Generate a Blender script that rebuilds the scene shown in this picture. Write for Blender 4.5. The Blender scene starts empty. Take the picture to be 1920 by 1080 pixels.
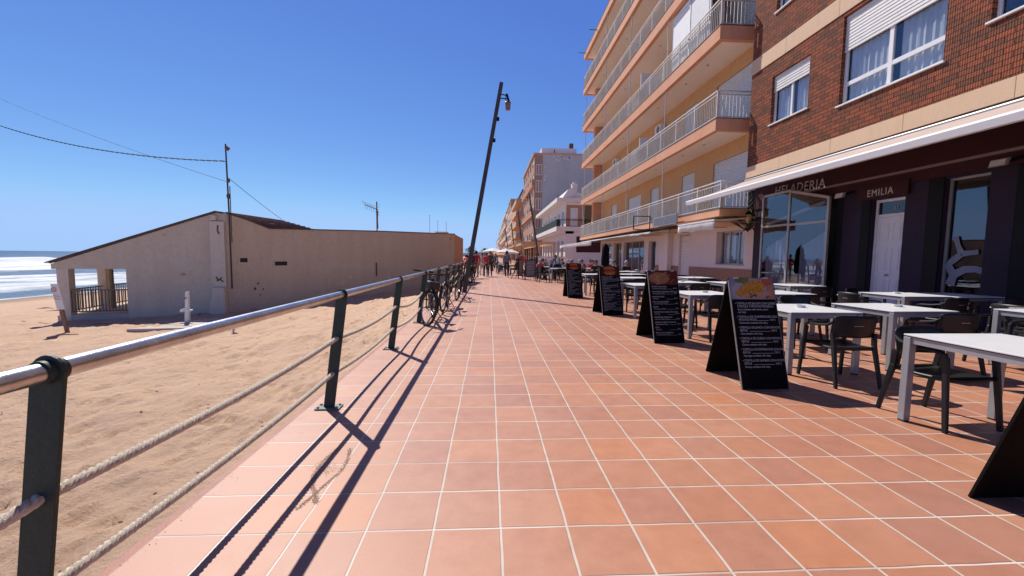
import bpy, bmesh, math, random
import numpy as np
from mathutils import Vector, Matrix
R_ = random.Random(7)
SC = bpy.context.scene
COL = SC.collection
H = 1.42
# ------------------------------------------------------------------ camera
cd = bpy.data.cameras.new('camera'); cam = bpy.data.objects.new('camera', cd); COL.objects.link(cam)
cd.sensor_width = 36.0; cd.lens = 771.0/1920*36.0; cd.clip_start = 0.05; cd.clip_end = 60000
cam.matrix_world = Matrix(((0.99839414,-0.006942,-0.0562224,0),(-0.05551785,0.07746677,-0.99544797,0),(0.01126577,0.99697077,0.07695696,H),(0,0,0,1)))
SC.camera = cam
# ------------------------------------------------------------------ sky, sun, exposure
SUNV = Vector((-.46,.76,1.0)).normalized()
EL = math.asin(SUNV.z); AZ = math.atan2(SUNV.x, SUNV.y)
w = bpy.data.worlds.new('World'); SC.world = w; w.use_nodes = True
nt = w.node_tree
sky = nt.nodes.new('ShaderNodeTexSky'); sky.sky_type = 'NISHITA'; sky.sun_disc = False
sky.sun_elevation = EL; sky.sun_rotation = AZ; sky.air_density = 1.0; sky.dust_density = 0.0; sky.ozone_density = 10; sky.altitude = 3000
bg = nt.nodes['Background']; bg.inputs[1].default_value = 0.11
# soft per-channel response of the sky, like the phone's: deeper overhead, less glare at the horizon
sep = nt.nodes.new('ShaderNodeSeparateColor'); cmb = nt.nodes.new('ShaderNodeCombineColor'); nt.links.new(sky.outputs[0], sep.inputs[0])
for ch, (kk, pw, lim) in enumerate(((1.12,1.0,.385),(.97,.92,.60),(.925,.47,.99))):
    a = nt.nodes.new('ShaderNodeMath'); a.operation = 'MULTIPLY'; a.inputs[1].default_value = .122; nt.links.new(sep.outputs[ch], a.inputs[0])
    b_ = nt.nodes.new('ShaderNodeMath'); b_.operation = 'POWER'; b_.inputs[1].default_value = pw; nt.links.new(a.outputs[0], b_.inputs[0])
    c_ = nt.nodes.new('ShaderNodeMath'); c_.operation = 'MULTIPLY'; c_.inputs[1].default_value = kk; nt.links.new(b_.outputs[0], c_.inputs[0])
    d_ = nt.nodes.new('ShaderNodeMath'); d_.operation = 'SMOOTH_MIN'; d_.inputs[1].default_value = lim; d_.inputs[2].default_value = .12; nt.links.new(c_.outputs[0], d_.inputs[0])
    e_ = nt.nodes.new('ShaderNodeMath'); e_.operation = 'DIVIDE'; e_.inputs[1].default_value = .122; nt.links.new(d_.outputs[0], e_.inputs[0]); nt.links.new(e_.outputs[0], cmb.inputs[ch])
# sky dimmed towards the zenith, outside the view, to cut fill and deepen shadows
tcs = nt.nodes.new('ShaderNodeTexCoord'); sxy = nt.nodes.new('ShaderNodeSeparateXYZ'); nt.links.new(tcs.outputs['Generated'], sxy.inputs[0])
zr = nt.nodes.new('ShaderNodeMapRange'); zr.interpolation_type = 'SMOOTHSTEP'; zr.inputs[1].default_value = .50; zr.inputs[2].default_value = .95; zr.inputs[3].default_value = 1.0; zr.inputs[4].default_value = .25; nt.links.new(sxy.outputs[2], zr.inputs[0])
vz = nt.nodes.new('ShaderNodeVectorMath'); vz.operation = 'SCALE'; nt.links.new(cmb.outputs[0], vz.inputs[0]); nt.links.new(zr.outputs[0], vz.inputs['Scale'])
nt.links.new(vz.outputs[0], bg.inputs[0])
sl = bpy.data.lights.new('sun','SUN'); sl.energy = 5.0; sl.angle = math.radians(0.5); sl.color = (1.0,0.94,0.86)
so = bpy.data.objects.new('sun', sl); COL.objects.link(so); so.rotation_euler = SUNV.to_track_quat('Z','Y').to_euler()
SC.view_settings.view_transform = 'Standard'; SC.view_settings.look = 'None'; SC.view_settings.gamma = 1
SC.view_settings.exposure = 0.15
SC.cycles.max_bounces = 8; SC.cycles.sample_clamp_indirect = 8
# ------------------------------------------------------------------ materials
def nodes(m): return m.node_tree.nodes, m.node_tree.links
def mat(name, col, rough=.7, metal=0.0, var=.12, scale=6.0, bump=.0, bscale=60.0, spec=.5, col2=None, coat=0.0):
    """principled material: base colour broken up by two noises, fine bump"""
    m = bpy.data.materials.new(name); m.use_nodes = True
    N, L = nodes(m); b = N['Principled BSDF']
    b.inputs['Roughness'].default_value = rough; b.inputs['Metallic'].default_value = metal
    b.inputs['Specular IOR Level'].default_value = spec; b.inputs['Coat Weight'].default_value = coat
    tc = N.new('ShaderNodeTexCoord')
    n1 = N.new('ShaderNodeTexNoise'); n1.inputs['Scale'].default_value = scale; n1.inputs['Detail'].default_value = 6; n1.inputs['Roughness'].default_value = .65
    L.new(tc.outputs['Object'], n1.inputs['Vector'])
    r = N.new('ShaderNodeValToRGB'); r.color_ramp.elements[0].position = .3; r.color_ramp.elements[1].position = .7
    c2 = col2 or tuple(c*(1+var) for c in col)
    r.color_ramp.elements[0].color = tuple(c*(1-var) for c in col)+(1,) ; r.color_ramp.elements[1].color = tuple(c2)+(1,)
    L.new(n1.outputs[0], r.inputs[0]); L.new(r.outputs[0], b.inputs['Base Color'])
    if bump > 0:
        n2 = N.new('ShaderNodeTexNoise'); n2.inputs['Scale'].default_value = bscale; n2.inputs['Detail'].default_value = 5
        L.new(tc.outputs['Object'], n2.inputs['Vector'])
        bp = N.new('ShaderNodeBump'); bp.inputs['Strength'].default_value = bump; bp.inputs['Distance'].default_value = .02
        L.new(n2.outputs[0], bp.inputs['Height']); L.new(bp.outputs[0], b.inputs['Normal'])
    return m
def math_node(N, op, a=None, b=None):
    n = N.new('ShaderNodeMath'); n.operation = op
    if a is not None and not hasattr(a,'links'): n.inputs[0].default_value = a
    if b is not None and not hasattr(b,'links'): n.inputs[1].default_value = b
    return n
def mk(N, L, op, a, b=None, c=None):
    n = N.new('ShaderNodeMath'); n.operation = op
    for i, v in enumerate((a,b,c)):
        if v is None: continue
        if isinstance(v,(int,float)): n.inputs[i].default_value = v
        else: L.new(v, n.inputs[i])
    return n.outputs[0]
def mixc(N, L, fac, a, b, kind='MIX'):
    n = N.new('ShaderNodeMix'); n.data_type = 'RGBA'; n.blend_type = kind
    for s, v in ((n.inputs[0],fac),(n.inputs[6],a),(n.inputs[7],b)):
        if isinstance(v,(int,float)): s.default_value = v
        elif isinstance(v,tuple): s.default_value = v if len(v)==4 else v+(1,)
        else: L.new(v, s)
    return n.outputs[2]

def tile_mat():
    m = bpy.data.materials.new('terracotta_tiles'); m.use_nodes = True; N, L = nodes(m); b = N['Principled BSDF']
    g = N.new('ShaderNodeNewGeometry'); sp = N.new('ShaderNodeSeparateXYZ'); L.new(g.outputs['Position'], sp.inputs[0])
    wob = N.new('ShaderNodeTexNoise'); wob.inputs['Scale'].default_value = 3.0; L.new(g.outputs['Position'], wob.inputs['Vector'])
    wv = mk(N,L,'MULTIPLY', mk(N,L,'SUBTRACT', wob.outputs[0], .5), .014)
    u = mk(N,L,'DIVIDE', mk(N,L,'ADD', mk(N,L,'SUBTRACT', sp.outputs[0], .07), wv), .347)
    v = mk(N,L,'DIVIDE', mk(N,L,'ADD', mk(N,L,'SUBTRACT', sp.outputs[1], 2.05), wv), .347)
    fu = mk(N,L,'FRACT', u); fv = mk(N,L,'FRACT', v)
    du = mk(N,L,'MINIMUM', fu, mk(N,L,'SUBTRACT', 1.0, fu)); dv = mk(N,L,'MINIMUM', fv, mk(N,L,'SUBTRACT', 1.0, fv))
    cid = N.new('ShaderNodeCombineXYZ'); L.new(mk(N,L,'FLOOR',u), cid.inputs[0]); L.new(mk(N,L,'FLOOR',v), cid.inputs[1])
    wn = N.new('ShaderNodeTexWhiteNoise'); wn.noise_dimensions = '2D'; L.new(cid.outputs[0], wn.inputs['Vector'])
    r = N.new('ShaderNodeValToRGB'); e = r.color_ramp.elements
    e[0].position = 0; e[0].color = (.37,.158,.105,1); e[1].position = 1; e[1].color = (.48,.188,.088,1)
    for p, c in ((.15,(.42,.18,.108,1)),(.35,(.40,.172,.108,1)),(.5,(.46,.20,.112,1)),(.68,(.42,.172,.094,1)),(.85,(.465,.213,.125,1))):
        k = e.new(p); k.color = c
    L.new(wn.outputs[0], r.inputs[0])
    # mottling, speckle and worn patches
    n1 = N.new('ShaderNodeTexNoise'); n1.inputs['Scale'].default_value = 7; n1.inputs['Detail'].default_value = 8; n1.inputs['Roughness'].default_value=.7; L.new(g.outputs['Position'], n1.inputs['Vector'])
    n2 = N.new('ShaderNodeTexNoise'); n2.inputs['Scale'].default_value = 260; n2.inputs['Detail'].default_value = 2; L.new(g.outputs['Position'], n2.inputs['Vector'])
    n3 = N.new('ShaderNodeTexNoise'); n3.inputs['Scale'].default_value = .8; n3.inputs['Detail'].default_value = 5; L.new(g.outputs['Position'], n3.inputs['Vector'])
    m1 = mk(N,L,'ADD', .78, mk(N,L,'MULTIPLY', n1.outputs[0], .44))
    m2 = mk(N,L,'ADD', .55, mk(N,L,'MULTIPLY', n2.outputs[0], .90))
    mm = mk(N,L,'MULTIPLY', m1, m2)
    vm = N.new('ShaderNodeVectorMath'); vm.operation='SCALE'; L.new(r.outputs[0], vm.inputs[0]); L.new(mm, vm.inputs['Scale'])
    dust = mk(N,L,'MULTIPLY', mk(N,L,'SMOOTHSTEP', n3.outputs[0], .45, .75), .0) if False else None
    mr = N.new('ShaderNodeMapRange'); mr.inputs[1].default_value=.42; mr.inputs[2].default_value=.75; mr.inputs[3].default_value=0; mr.inputs[4].default_value=.14; L.new(n3.outputs[0], mr.inputs[0])
    # dust plus lit brightness towards the beach side, painted into the tile colour
    mx = N.new('ShaderNodeMapRange'); mx.inputs[1].default_value=2.2; mx.inputs[2].default_value=-1.7; mx.inputs[3].default_value=0; mx.inputs[4].default_value=.40; L.new(sp.outputs[0], mx.inputs[0])
    dust_lit = mk(N,L,'ADD', mr.outputs[0], mk(N,L,'MULTIPLY', mx.outputs[0], n1.outputs[0]))
    c = mixc(N,L, dust_lit, vm.outputs[0], (.66,.44,.33))
    vo = N.new('ShaderNodeTexVoronoi'); vo.inputs['Scale'].default_value=2.3; L.new(g.outputs['Position'], vo.inputs['Vector'])
    sp_ = N.new('ShaderNodeMapRange'); sp_.inputs[1].default_value=.022; sp_.inputs[2].default_value=.040; sp_.inputs[3].default_value=.45; sp_.inputs[4].default_value=0; L.new(mk(N,L,'ADD',vo.outputs['Distance'],mk(N,L,'MULTIPLY',n1.outputs[0],.03)), sp_.inputs[0])
    c = mixc(N,L, sp_.outputs[0], c, (.16,.09,.07))
    # grout: wide and pale along the walk, thin and darker across it
    gu = N.new('ShaderNodeMapRange'); gu.inputs[1].default_value=.015; gu.inputs[2].default_value=.022; gu.inputs[3].default_value=1; gu.inputs[4].default_value=0; L.new(du, gu.inputs[0])
    gv = N.new('ShaderNodeMapRange'); gv.inputs[1].default_value=.011; gv.inputs[2].default_value=.017; gv.inputs[3].default_value=1; gv.inputs[4].default_value=0; L.new(dv, gv.inputs[0])
    gs = N.new('ShaderNodeMapRange'); gs.inputs[1].default_value=.02; gs.inputs[2].default_value=.027; gs.inputs[3].default_value=.35; gs.inputs[4].default_value=0; L.new(du, gs.inputs[0])
    c = mixc(N,L, gs.outputs[0], c, (.12,.07,.05))
    dgap = N.new('ShaderNodeMapRange'); dgap.inputs[1].default_value=.022; dgap.inputs[2].default_value=.034; dgap.inputs[3].default_value=.60; dgap.inputs[4].default_value=0; L.new(fv, dgap.inputs[0])
    c = mixc(N,L, dgap.outputs[0], c, (.13,.075,.06))
    gcol = mixc(N,L, n1.outputs[0], (.42,.33,.26), (.72,.64,.55))
    c = mixc(N,L, gu.outputs[0], c, gcol)
    gw = N.new('ShaderNodeMapRange'); gw.inputs[1].default_value=.38; gw.inputs[2].default_value=.56; L.new(n3.outputs[0], gw.inputs[0])
    gcv = mixc(N,L, gw.outputs[0], (.50,.40,.33), (.74,.64,.55))
    c = mixc(N,L, gv.outputs[0], c, gcv)
    L.new(c, b.inputs['Base Color'])
    rr = N.new('ShaderNodeMapRange'); rr.inputs[3].default_value=.42; rr.inputs[4].default_value=.66; L.new(n1.outputs[0], rr.inputs[0]); L.new(rr.outputs[0], b.inputs['Roughness'])
    hgt = mk(N,L,'SUBTRACT', mk(N,L,'MULTIPLY', n2.outputs[0], .12), mk(N,L,'MAXIMUM', gu.outputs[0], gv.outputs[0]))
    tilt = N.new('ShaderNodeTexWhiteNoise'); tilt.noise_dimensions='2D'; L.new(cid.outputs[0], tilt.inputs['Vector'])
    h2 = mk(N,L,'ADD', hgt, mk(N,L,'MULTIPLY', tilt.outputs[0], .5))
    bp = N.new('ShaderNodeBump'); bp.inputs['Strength'].default_value=.55; bp.inputs['Distance'].default_value=.004; L.new(h2, bp.inputs['Height']); L.new(bp.outputs[0], b.inputs['Normal'])
    return m
def brick_mat():
    m = bpy.data.materials.new('dark_red_brick'); m.use_nodes = True; N, L = nodes(m); b = N['Principled BSDF']
    g = N.new('ShaderNodeNewGeometry'); sp = N.new('ShaderNodeSeparateXYZ'); L.new(g.outputs['Position'], sp.inputs[0])
    cb = N.new('ShaderNodeCombineXYZ'); L.new(mk(N,L,'ADD',sp.outputs[1],sp.outputs[0]), cb.inputs[0]); L.new(sp.outputs[2], cb.inputs[1])
    bt = N.new('ShaderNodeTexBrick'); L.new(cb.outputs[0], bt.inputs['Vector'])
    bt.inputs['Scale'].default_value = 1.0; bt.inputs['Brick Width'].default_value=.30; bt.inputs['Row Height'].default_value=.108; bt.inputs['Mortar Size'].default_value=.009; bt.inputs['Mortar Smooth'].default_value=.3; bt.inputs['Bias'].default_value=0
    bt.inputs['Color1'].default_value=(.32,.090,.042,1); bt.inputs['Color2'].default_value=(.125,.060,.038,1); bt.inputs['Mortar'].default_value=(.040,.024,.020,1)
    n = N.new('ShaderNodeTexNoise'); n.inputs['Scale'].default_value=1.6; n.inputs['Detail'].default_value=8; L.new(g.outputs['Position'], n.inputs['Vector'])
    n2 = N.new('ShaderNodeTexNoise'); n2.inputs['Scale'].default_value=45; n2.inputs['Detail'].default_value=3; L.new(g.outputs['Position'], n2.inputs['Vector'])
    c = mixc(N,L, mk(N,L,'MULTIPLY', n.outputs[0], .25), bt.outputs['Color'], (.24,.085,.045), 'MIX')
    c = mixc(N,L, bt.outputs['Fac'], c, (.040,.024,.020))
    c = mixc(N,L, 1.0, c, mixc(N,L, n2.outputs[0], (.45,.42,.42), (1.45,1.4,1.35)), 'MULTIPLY')
    L.new(c, b.inputs['Base Color']); b.inputs['Roughness'].default_value=.8; b.inputs['Specular IOR Level'].default_value=.15
    # ribbed faces of the bricks
    wv = N.new('ShaderNodeTexWave'); wv.bands_direction='X'; wv.inputs['Scale'].default_value=7.0; L.new(cb.outputs[0], wv.inputs['Vector'])
    hh = mk(N,L,'ADD', mk(N,L,'MULTIPLY', bt.outputs['Fac'], -1.0), mk(N,L,'MULTIPLY', wv.outputs[0], .35))
    bp = N.new('ShaderNodeBump'); bp.inputs['Strength'].default_value=.9; bp.inputs['Distance'].default_value=.02; L.new(hh, bp.inputs['Height']); L.new(bp.outputs[0], b.inputs['Normal'])
    return m
def sand_mat():
    m = bpy.data.materials.new('beach_sand'); m.use_nodes = True; N, L = nodes(m); b = N['Principled BSDF']
    g = N.new('ShaderNodeNewGeometry'); sp = N.new('ShaderNodeSeparateXYZ'); L.new(g.outputs['Position'], sp.inputs[0])
    n = N.new('ShaderNodeTexNoise'); n.inputs['Scale'].default_value=1.3; n.inputs['Detail'].default_value=8; n.inputs['Roughness'].default_value=.7; L.new(g.outputs['Position'], n.inputs['Vector'])
    n2 = N.new('ShaderNodeTexNoise'); n2.inputs['Scale'].default_value=180; n2.inputs['Detail'].default_value=3; L.new(g.outputs['Position'], n2.inputs['Vector'])
    c = mixc(N,L, n.outputs[0], (.64,.43,.295), (.77,.54,.385))
    c = mixc(N,L, .35, c, mixc(N,L, n2.outputs[0], (.28,.17,.11), (.80,.56,.39)))
    # wet sand by the water
    mr = N.new('ShaderNodeMapRange'); mr.inputs[1].default_value=-.93; mr.inputs[2].default_value=-.80; mr.inputs[3].default_value=.75; mr.inputs[4].default_value=0; L.new(sp.outputs[2], mr.inputs[0])
    c = mixc(N,L, mr.outputs[0], c, (.26,.20,.15))
    L.new(c, b.inputs['Base Color']); b.inputs['Roughness'].default_value=.95; b.inputs['Specular IOR Level'].default_value=.15
    n3 = N.new('ShaderNodeTexNoise'); n3.inputs['Scale'].default_value=11; n3.inputs['Detail'].default_value=12; n3.inputs['Roughness'].default_value=.75; L.new(g.outputs['Position'], n3.inputs['Vector'])
    bp = N.new('ShaderNodeBump'); bp.inputs['Strength'].default_value=1.0; bp.inputs['Distance'].default_value=.05; L.new(n3.outputs[0], bp.inputs['Height']); L.new(bp.outputs[0], b.inputs['Normal'])
    return m
def sea_mat():
    m = bpy.data.materials.new('sea_water'); m.use_nodes = True; N, L = nodes(m); b = N['Principled BSDF']
    g = N.new('ShaderNodeNewGeometry')
    at = N.new('ShaderNodeAttribute'); at.attribute_name='foam'
    n = N.new('ShaderNodeTexNoise'); mpf = N.new('ShaderNodeMapping'); mpf.inputs['Scale'].default_value=(1.2,.45,1); L.new(g.outputs['Position'], mpf.inputs[0])
    n.inputs['Scale'].default_value=.55; n.inputs['Detail'].default_value=8; n.inputs['Roughness'].default_value=.72; L.new(mpf.outputs[0], n.inputs['Vector'])
    f = mk(N,L,'SUBTRACT', mk(N,L,'ADD', at.outputs['Fac'], mk(N,L,'MULTIPLY', n.outputs[0], 1.3)), .80)
    mr = N.new('ShaderNodeMapRange'); mr.inputs[1].default_value=0.0; mr.inputs[2].default_value=.35; L.new(f, mr.inputs[0])
    n4 = N.new('ShaderNodeTexNoise'); n4.inputs['Scale'].default_value=.05; n4.inputs['Detail'].default_value=4; L.new(g.outputs['Position'], n4.inputs['Vector'])
    blue = mixc(N,L, n4.outputs[0], (.008,.070,.150), (.016,.10,.19))
    c = mixc(N,L, mr.outputs[0], blue, (.78,.81,.82)); L.new(c, b.inputs['Base Color'])
    rr = mk(N,L,'ADD', .35, mk(N,L,'MULTIPLY', mr.outputs[0], .7)); L.new(rr, b.inputs['Roughness'])
    b.inputs['Specular IOR Level'].default_value = .08
    mp = N.new('ShaderNodeMapping'); mp.inputs['Scale'].default_value=(1,.35,1); L.new(g.outputs['Position'], mp.inputs[0])
    n3 = N.new('ShaderNodeTexNoise'); n3.inputs['Scale'].default_value=.55; n3.inputs['Detail'].default_value=8; n3.inputs['Roughness'].default_value=.65; L.new(mp.outputs[0], n3.inputs['Vector'])
    bp = N.new('ShaderNodeBump'); bp.inputs['Strength'].default_value=.9; bp.inputs['Distance'].default_value=.6; L.new(n3.outputs[0], bp.inputs['Height']); L.new(bp.outputs[0], b.inputs['Normal'])
    return m
def glass_mat(name, tint, refl=.12):
    m = bpy.data.materials.new(name); m.use_nodes = True; N, L = nodes(m); N.remove(N['Principled BSDF'])
    out = N['Material Output']; tr = N.new('ShaderNodeBsdfTransparent'); tr.inputs[0].default_value = tint+(1,)
    gl = N.new('ShaderNodeBsdfGlossy'); gl.inputs['Roughness'].default_value=.015; gl.inputs[0].default_value=(.70,.72,.78,1)
    fr = N.new('ShaderNodeLayerWeight'); fr.inputs[0].default_value=.5
    tc = N.new('ShaderNodeTexCoord'); n = N.new('ShaderNodeTexNoise'); n.inputs['Scale'].default_value=1.2; n.inputs['Detail'].default_value=1; L.new(tc.outputs['Object'], n.inputs['Vector'])
    bp = N.new('ShaderNodeBump'); bp.inputs['Strength'].default_value=.08; bp.inputs['Distance'].default_value=.02; L.new(n.outputs[0], bp.inputs['Height']); L.new(bp.outputs[0], gl.inputs['Normal'])
    fa = mk(N,L,'ADD', mk(N,L,'MULTIPLY', mk(N,L,'POWER', fr.outputs['Facing'], 5.0), .95), refl)
    ms = N.new('ShaderNodeMixShader'); L.new(fa, ms.inputs[0]); L.new(tr.outputs[0], ms.inputs[1]); L.new(gl.outputs[0], ms.inputs[2]); L.new(ms.outputs[0], out.inputs[0])
    return m
def streak_mat(name, col, stain, rough=.85, vs=1.0, amt=.5, bump=.25, bscale=30):
    """plaster with vertical rain streaks and blotches"""
    m = bpy.data.materials.new(name); m.use_nodes = True; N, L = nodes(m); b = N['Principled BSDF']
    tc = N.new('ShaderNodeTexCoord')
    mp = N.new('ShaderNodeMapping'); mp.inputs['Scale'].default_value=(3*vs,3*vs,.35*vs); L.new(tc.outputs['Object'], mp.inputs[0])
    n = N.new('ShaderNodeTexNoise'); n.inputs['Scale'].default_value=1.5; n.inputs['Detail'].default_value=7; n.inputs['Roughness'].default_value=.65; L.new(mp.outputs[0], n.inputs['Vector'])
    n2 = N.new('ShaderNodeTexNoise'); n2.inputs['Scale'].default_value=.9*vs; n2.inputs['Detail'].default_value=9; n2.inputs['Roughness'].default_value=.7; L.new(tc.outputs['Object'], n2.inputs['Vector'])
    f = mk(N,L,'MULTIPLY', mk(N,L,'ADD', n.outputs[0], n2.outputs[0]), .5)
    mr = N.new('ShaderNodeMapRange'); mr.inputs[1].default_value=.42; mr.inputs[2].default_value=.68; mr.inputs[4].default_value=amt; L.new(f, mr.inputs[0])
    n3 = N.new('ShaderNodeTexNoise'); n3.inputs['Scale'].default_value=bscale; n3.inputs['Detail'].default_value=6; L.new(tc.outputs['Object'], n3.inputs['Vector'])
    c = mixc(N,L, mr.outputs[0], col, stain); c = mixc(N,L, 1.0, c, mixc(N,L, n3.outputs[0], (.88,.88,.88), (1.12,1.12,1.12)), 'MULTIPLY')
    L.new(c, b.inputs['Base Color']); b.inputs['Roughness'].default_value = rough; b.inputs['Specular IOR Level'].default_value=.25
    bp = N.new('ShaderNodeBump'); bp.inputs['Strength'].default_value=bump; bp.inputs['Distance'].default_value=.02; L.new(n3.outputs[0], bp.inputs['Height']); L.new(bp.outputs[0], b.inputs['Normal'])
    return m
M = dict(
 tile=tile_mat(), brick=brick_mat(), sand=sand_mat(), sea=sea_mat(),
 glass=glass_mat('window_glass',(.92,.94,.96),.10), shopglass=glass_mat('shop_glass',(.70,.72,.78),.12), darkglass=mat('dark_glass',(.02,.025,.03),.05,spec=.8,var=.3,scale=1.0),
 kerb=mat('kerb_tile',(.33,.12,.075),.6,var=.2,scale=4,bump=.2),
 green=streak_mat('dark_green_paint',(.027,.046,.037),(.075,.072,.056),.5,5.0,.45,.15,60),
 greenplate=mat('worn_green_plate',(.10,.14,.13),.5,var=.4,scale=14,bump=.15),
 steel=mat('brushed_steel',(.56,.56,.55),.30,1.0,var=.25,scale=7,bump=.08,bscale=60),
 rope=mat('weathered_rope',(.66,.57,.45),.9,var=.22,scale=30,bump=.5,bscale=240),
 bolt=mat('zinc_bolt',(.35,.35,.34),.4,.9),
 black=mat('black_panel',(.0035,.0035,.0035),.7,spec=.12,var=.4,scale=5,bump=.05),
 blackedge=mat('grey_panel_edge',(.16,.15,.14),.5),
 boardback=mat('brown_board_back',(.006,.0045,.004),.7,spec=.12,var=.35,scale=5,bump=.1),
 sticker=mat('pale_sticker',(.20,.21,.26),.6),
 chalk=mat('white_print',(.50,.49,.47),.7,var=.05),
 chair=mat('charcoal_plastic',(.012,.013,.014),.42,spec=.35,var=.2,scale=8,bump=.05,bscale=300),
 alu=mat('grey_aluminium',(.34,.35,.36),.38,.35,var=.08,scale=6),
 tabletop=mat('white_laminate',(.78,.78,.77),.32,var=.04,scale=3,bump=.02),
 tabedge=mat('dark_laminate_edge',(.05,.05,.05),.6),
 ceramic=mat('white_ceramic',(.62,.60,.56),.3,var=.08,scale=12),
 orange=streak_mat('ochre_render',(.63,.36,.17),(.52,.27,.12),.9,1.2,.55,.35,22),
 salmon=streak_mat('salmon_slab_paint',(.64,.33,.20),(.50,.23,.13),.85,.9,.6,.2,30),
 soffit=streak_mat('cream_soffit',(.92,.80,.70),(.84,.70,.60),.85,.6,.5,.1,40),
 railw=mat('cream_railing_paint',(.60,.56,.50),.5,var=.14,scale=3),
 whitewall=streak_mat('white_plaster',(.70,.66,.63),(.58,.52,.47),.85,.8,.35,.15,30),
 dado=mat('brown_slat_dado',(.26,.135,.085),.6,var=.35,scale=14,bump=.2),
 shutter=mat('white_roller_shutter',(.66,.65,.62),.5,var=.06,scale=4),
 frame=mat('white_window_frame',(.74,.74,.72),.4,var=.04),
 greyframe=mat('anodised_frame',(.40,.38,.35),.4,.4,var=.08),
 band=streak_mat('peach_stone_band',(.66,.46,.30),(.56,.37,.23),.8,1.5,.5,.12,60),
 purple=streak_mat('purple_cladding',(.030,.016,.036),(.015,.010,.016),.65,.7,.6,.03,20),
 maroon=streak_mat('maroon_fascia',(.048,.010,.014),(.030,.007,.009),.65,.7,.6,.03,20),
 blackgloss=mat('black_jamb',(.006,.006,.006),.6,spec=.2),
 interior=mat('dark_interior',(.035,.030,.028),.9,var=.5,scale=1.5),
 curtain=mat('sheer_curtain',(.60,.62,.62),.9,var=.12,scale=2),
 door=mat('white_door_paint',(.74,.73,.75),.45,var=.04,bump=.03),
 awning=mat('beige_awning_cloth',(.50,.39,.33),.9,var=.10,scale=3,bump=.15,bscale=200),
 awnbar=mat('white_awning_bar',(.74,.73,.70),.35,var=.03),
 whitecloth=mat('white_awning_cloth',(.74,.73,.67),.9,var=.12,scale=4,bump=.3,bscale=8),
 shack=streak_mat('grey_beige_render',(.62,.53,.41),(.52,.43,.32),.95,.8,.8,.9,11),
 shackpale=streak_mat('pale_render_patch',(.66,.57,.46),(.55,.46,.36),.95,1.0,.6,.45,12),
 shackred=streak_mat('red_stained_render',(.56,.35,.23),(.46,.23,.13),.95,1.0,.7,.35,12),
 rooftile=mat('brown_roof_tiles',(.17,.10,.085),.85,var=.4,scale=9,bump=.5,bscale=14),
 darktrim=mat('dark_trim',(.10,.08,.07),.8,var=.3),
 concrete=mat('pale_concrete',(.52,.44,.36),.9,var=.15,scale=3,bump=.3),
 wood=mat('weathered_wood',(.20,.15,.11),.85,var=.3,scale=12,bump=.4,bscale=40),
 rustwood=mat('rusty_post',(.24,.13,.08),.85,var=.35,scale=9,bump=.3),
 rust=mat('rusty_metal',(.17,.085,.055),.8,.2,var=.5,scale=20),
 polegrey=mat('grey_brown_pole',(.060,.052,.048),.7,var=.25,scale=3,bump=.2),
 copper=mat('copper_lamp_shade',(.30,.17,.10),.5,.5,var=.2),
 cable=mat('black_cable',(.015,.015,.015),.6),
 tyre=mat('tyre_rubber',(.012,.012,.012),.8),
 rim=mat('alloy_rim',(.35,.35,.36),.3,.9),
 bikeblack=mat('matt_black_frame',(.018,.018,.020),.45),
 bikegreen=mat('dark_green_frame',(.030,.055,.040),.4),
 leather=mat('black_saddle',(.02,.018,.016),.5),
 skin=mat('skin',(.48,.28,.20),.6,var=.08), hairdark=mat('dark_hair',(.035,.025,.02),.8,var=.3,scale=30), hairgrey=mat('grey_hair',(.42,.40,.38),.8,var=.2,scale=30),
 greywall=streak_mat('grey_gable_render',(.50,.46,.43),(.38,.34,.32),.95,.25,.7,.2,6),
 brownwall=streak_mat('brown_orange_brickwork',(.40,.23,.16),(.30,.17,.12),.9,.4,.5,.1,6),
 tanwall=streak_mat('tan_render',(.52,.39,.29),(.38,.26,.19),.9,.4,.5,.1,6),
 greenglass=mat('dark_green_panel',(.025,.035,.030),.7,spec=.2,var=.2),
 parasol=mat('white_parasol_cloth',(.72,.71,.68),.9,var=.05), parasolor=mat('orange_parasol_cloth',(.62,.30,.10),.9,var=.08),
 timber=mat('tan_pergola_timber',(.55,.36,.20),.8,var=.2,scale=5),
 leaf=mat('palm_leaf',(.055,.085,.030),.7,var=.35,scale=4), trunk=mat('palm_trunk',(.16,.11,.07),.9,var=.3,scale=6),
 gold=mat('lantern_amber',(.50,.34,.14),.35,var=.2), white=mat('white_paint',(.74,.73,.71),.6,var=.06,scale=5,bump=.1),
 farwall=mat('far_pale_wall',(.55,.50,.47),.9,var=.15,scale=.3), greyboard=mat('grey_board_print',(.13,.125,.145),.6,var=.15,scale=6),
)
def cloth(name, c): return mat(name, c, .9, var=.12, scale=9, bump=.3, bscale=20)
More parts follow.
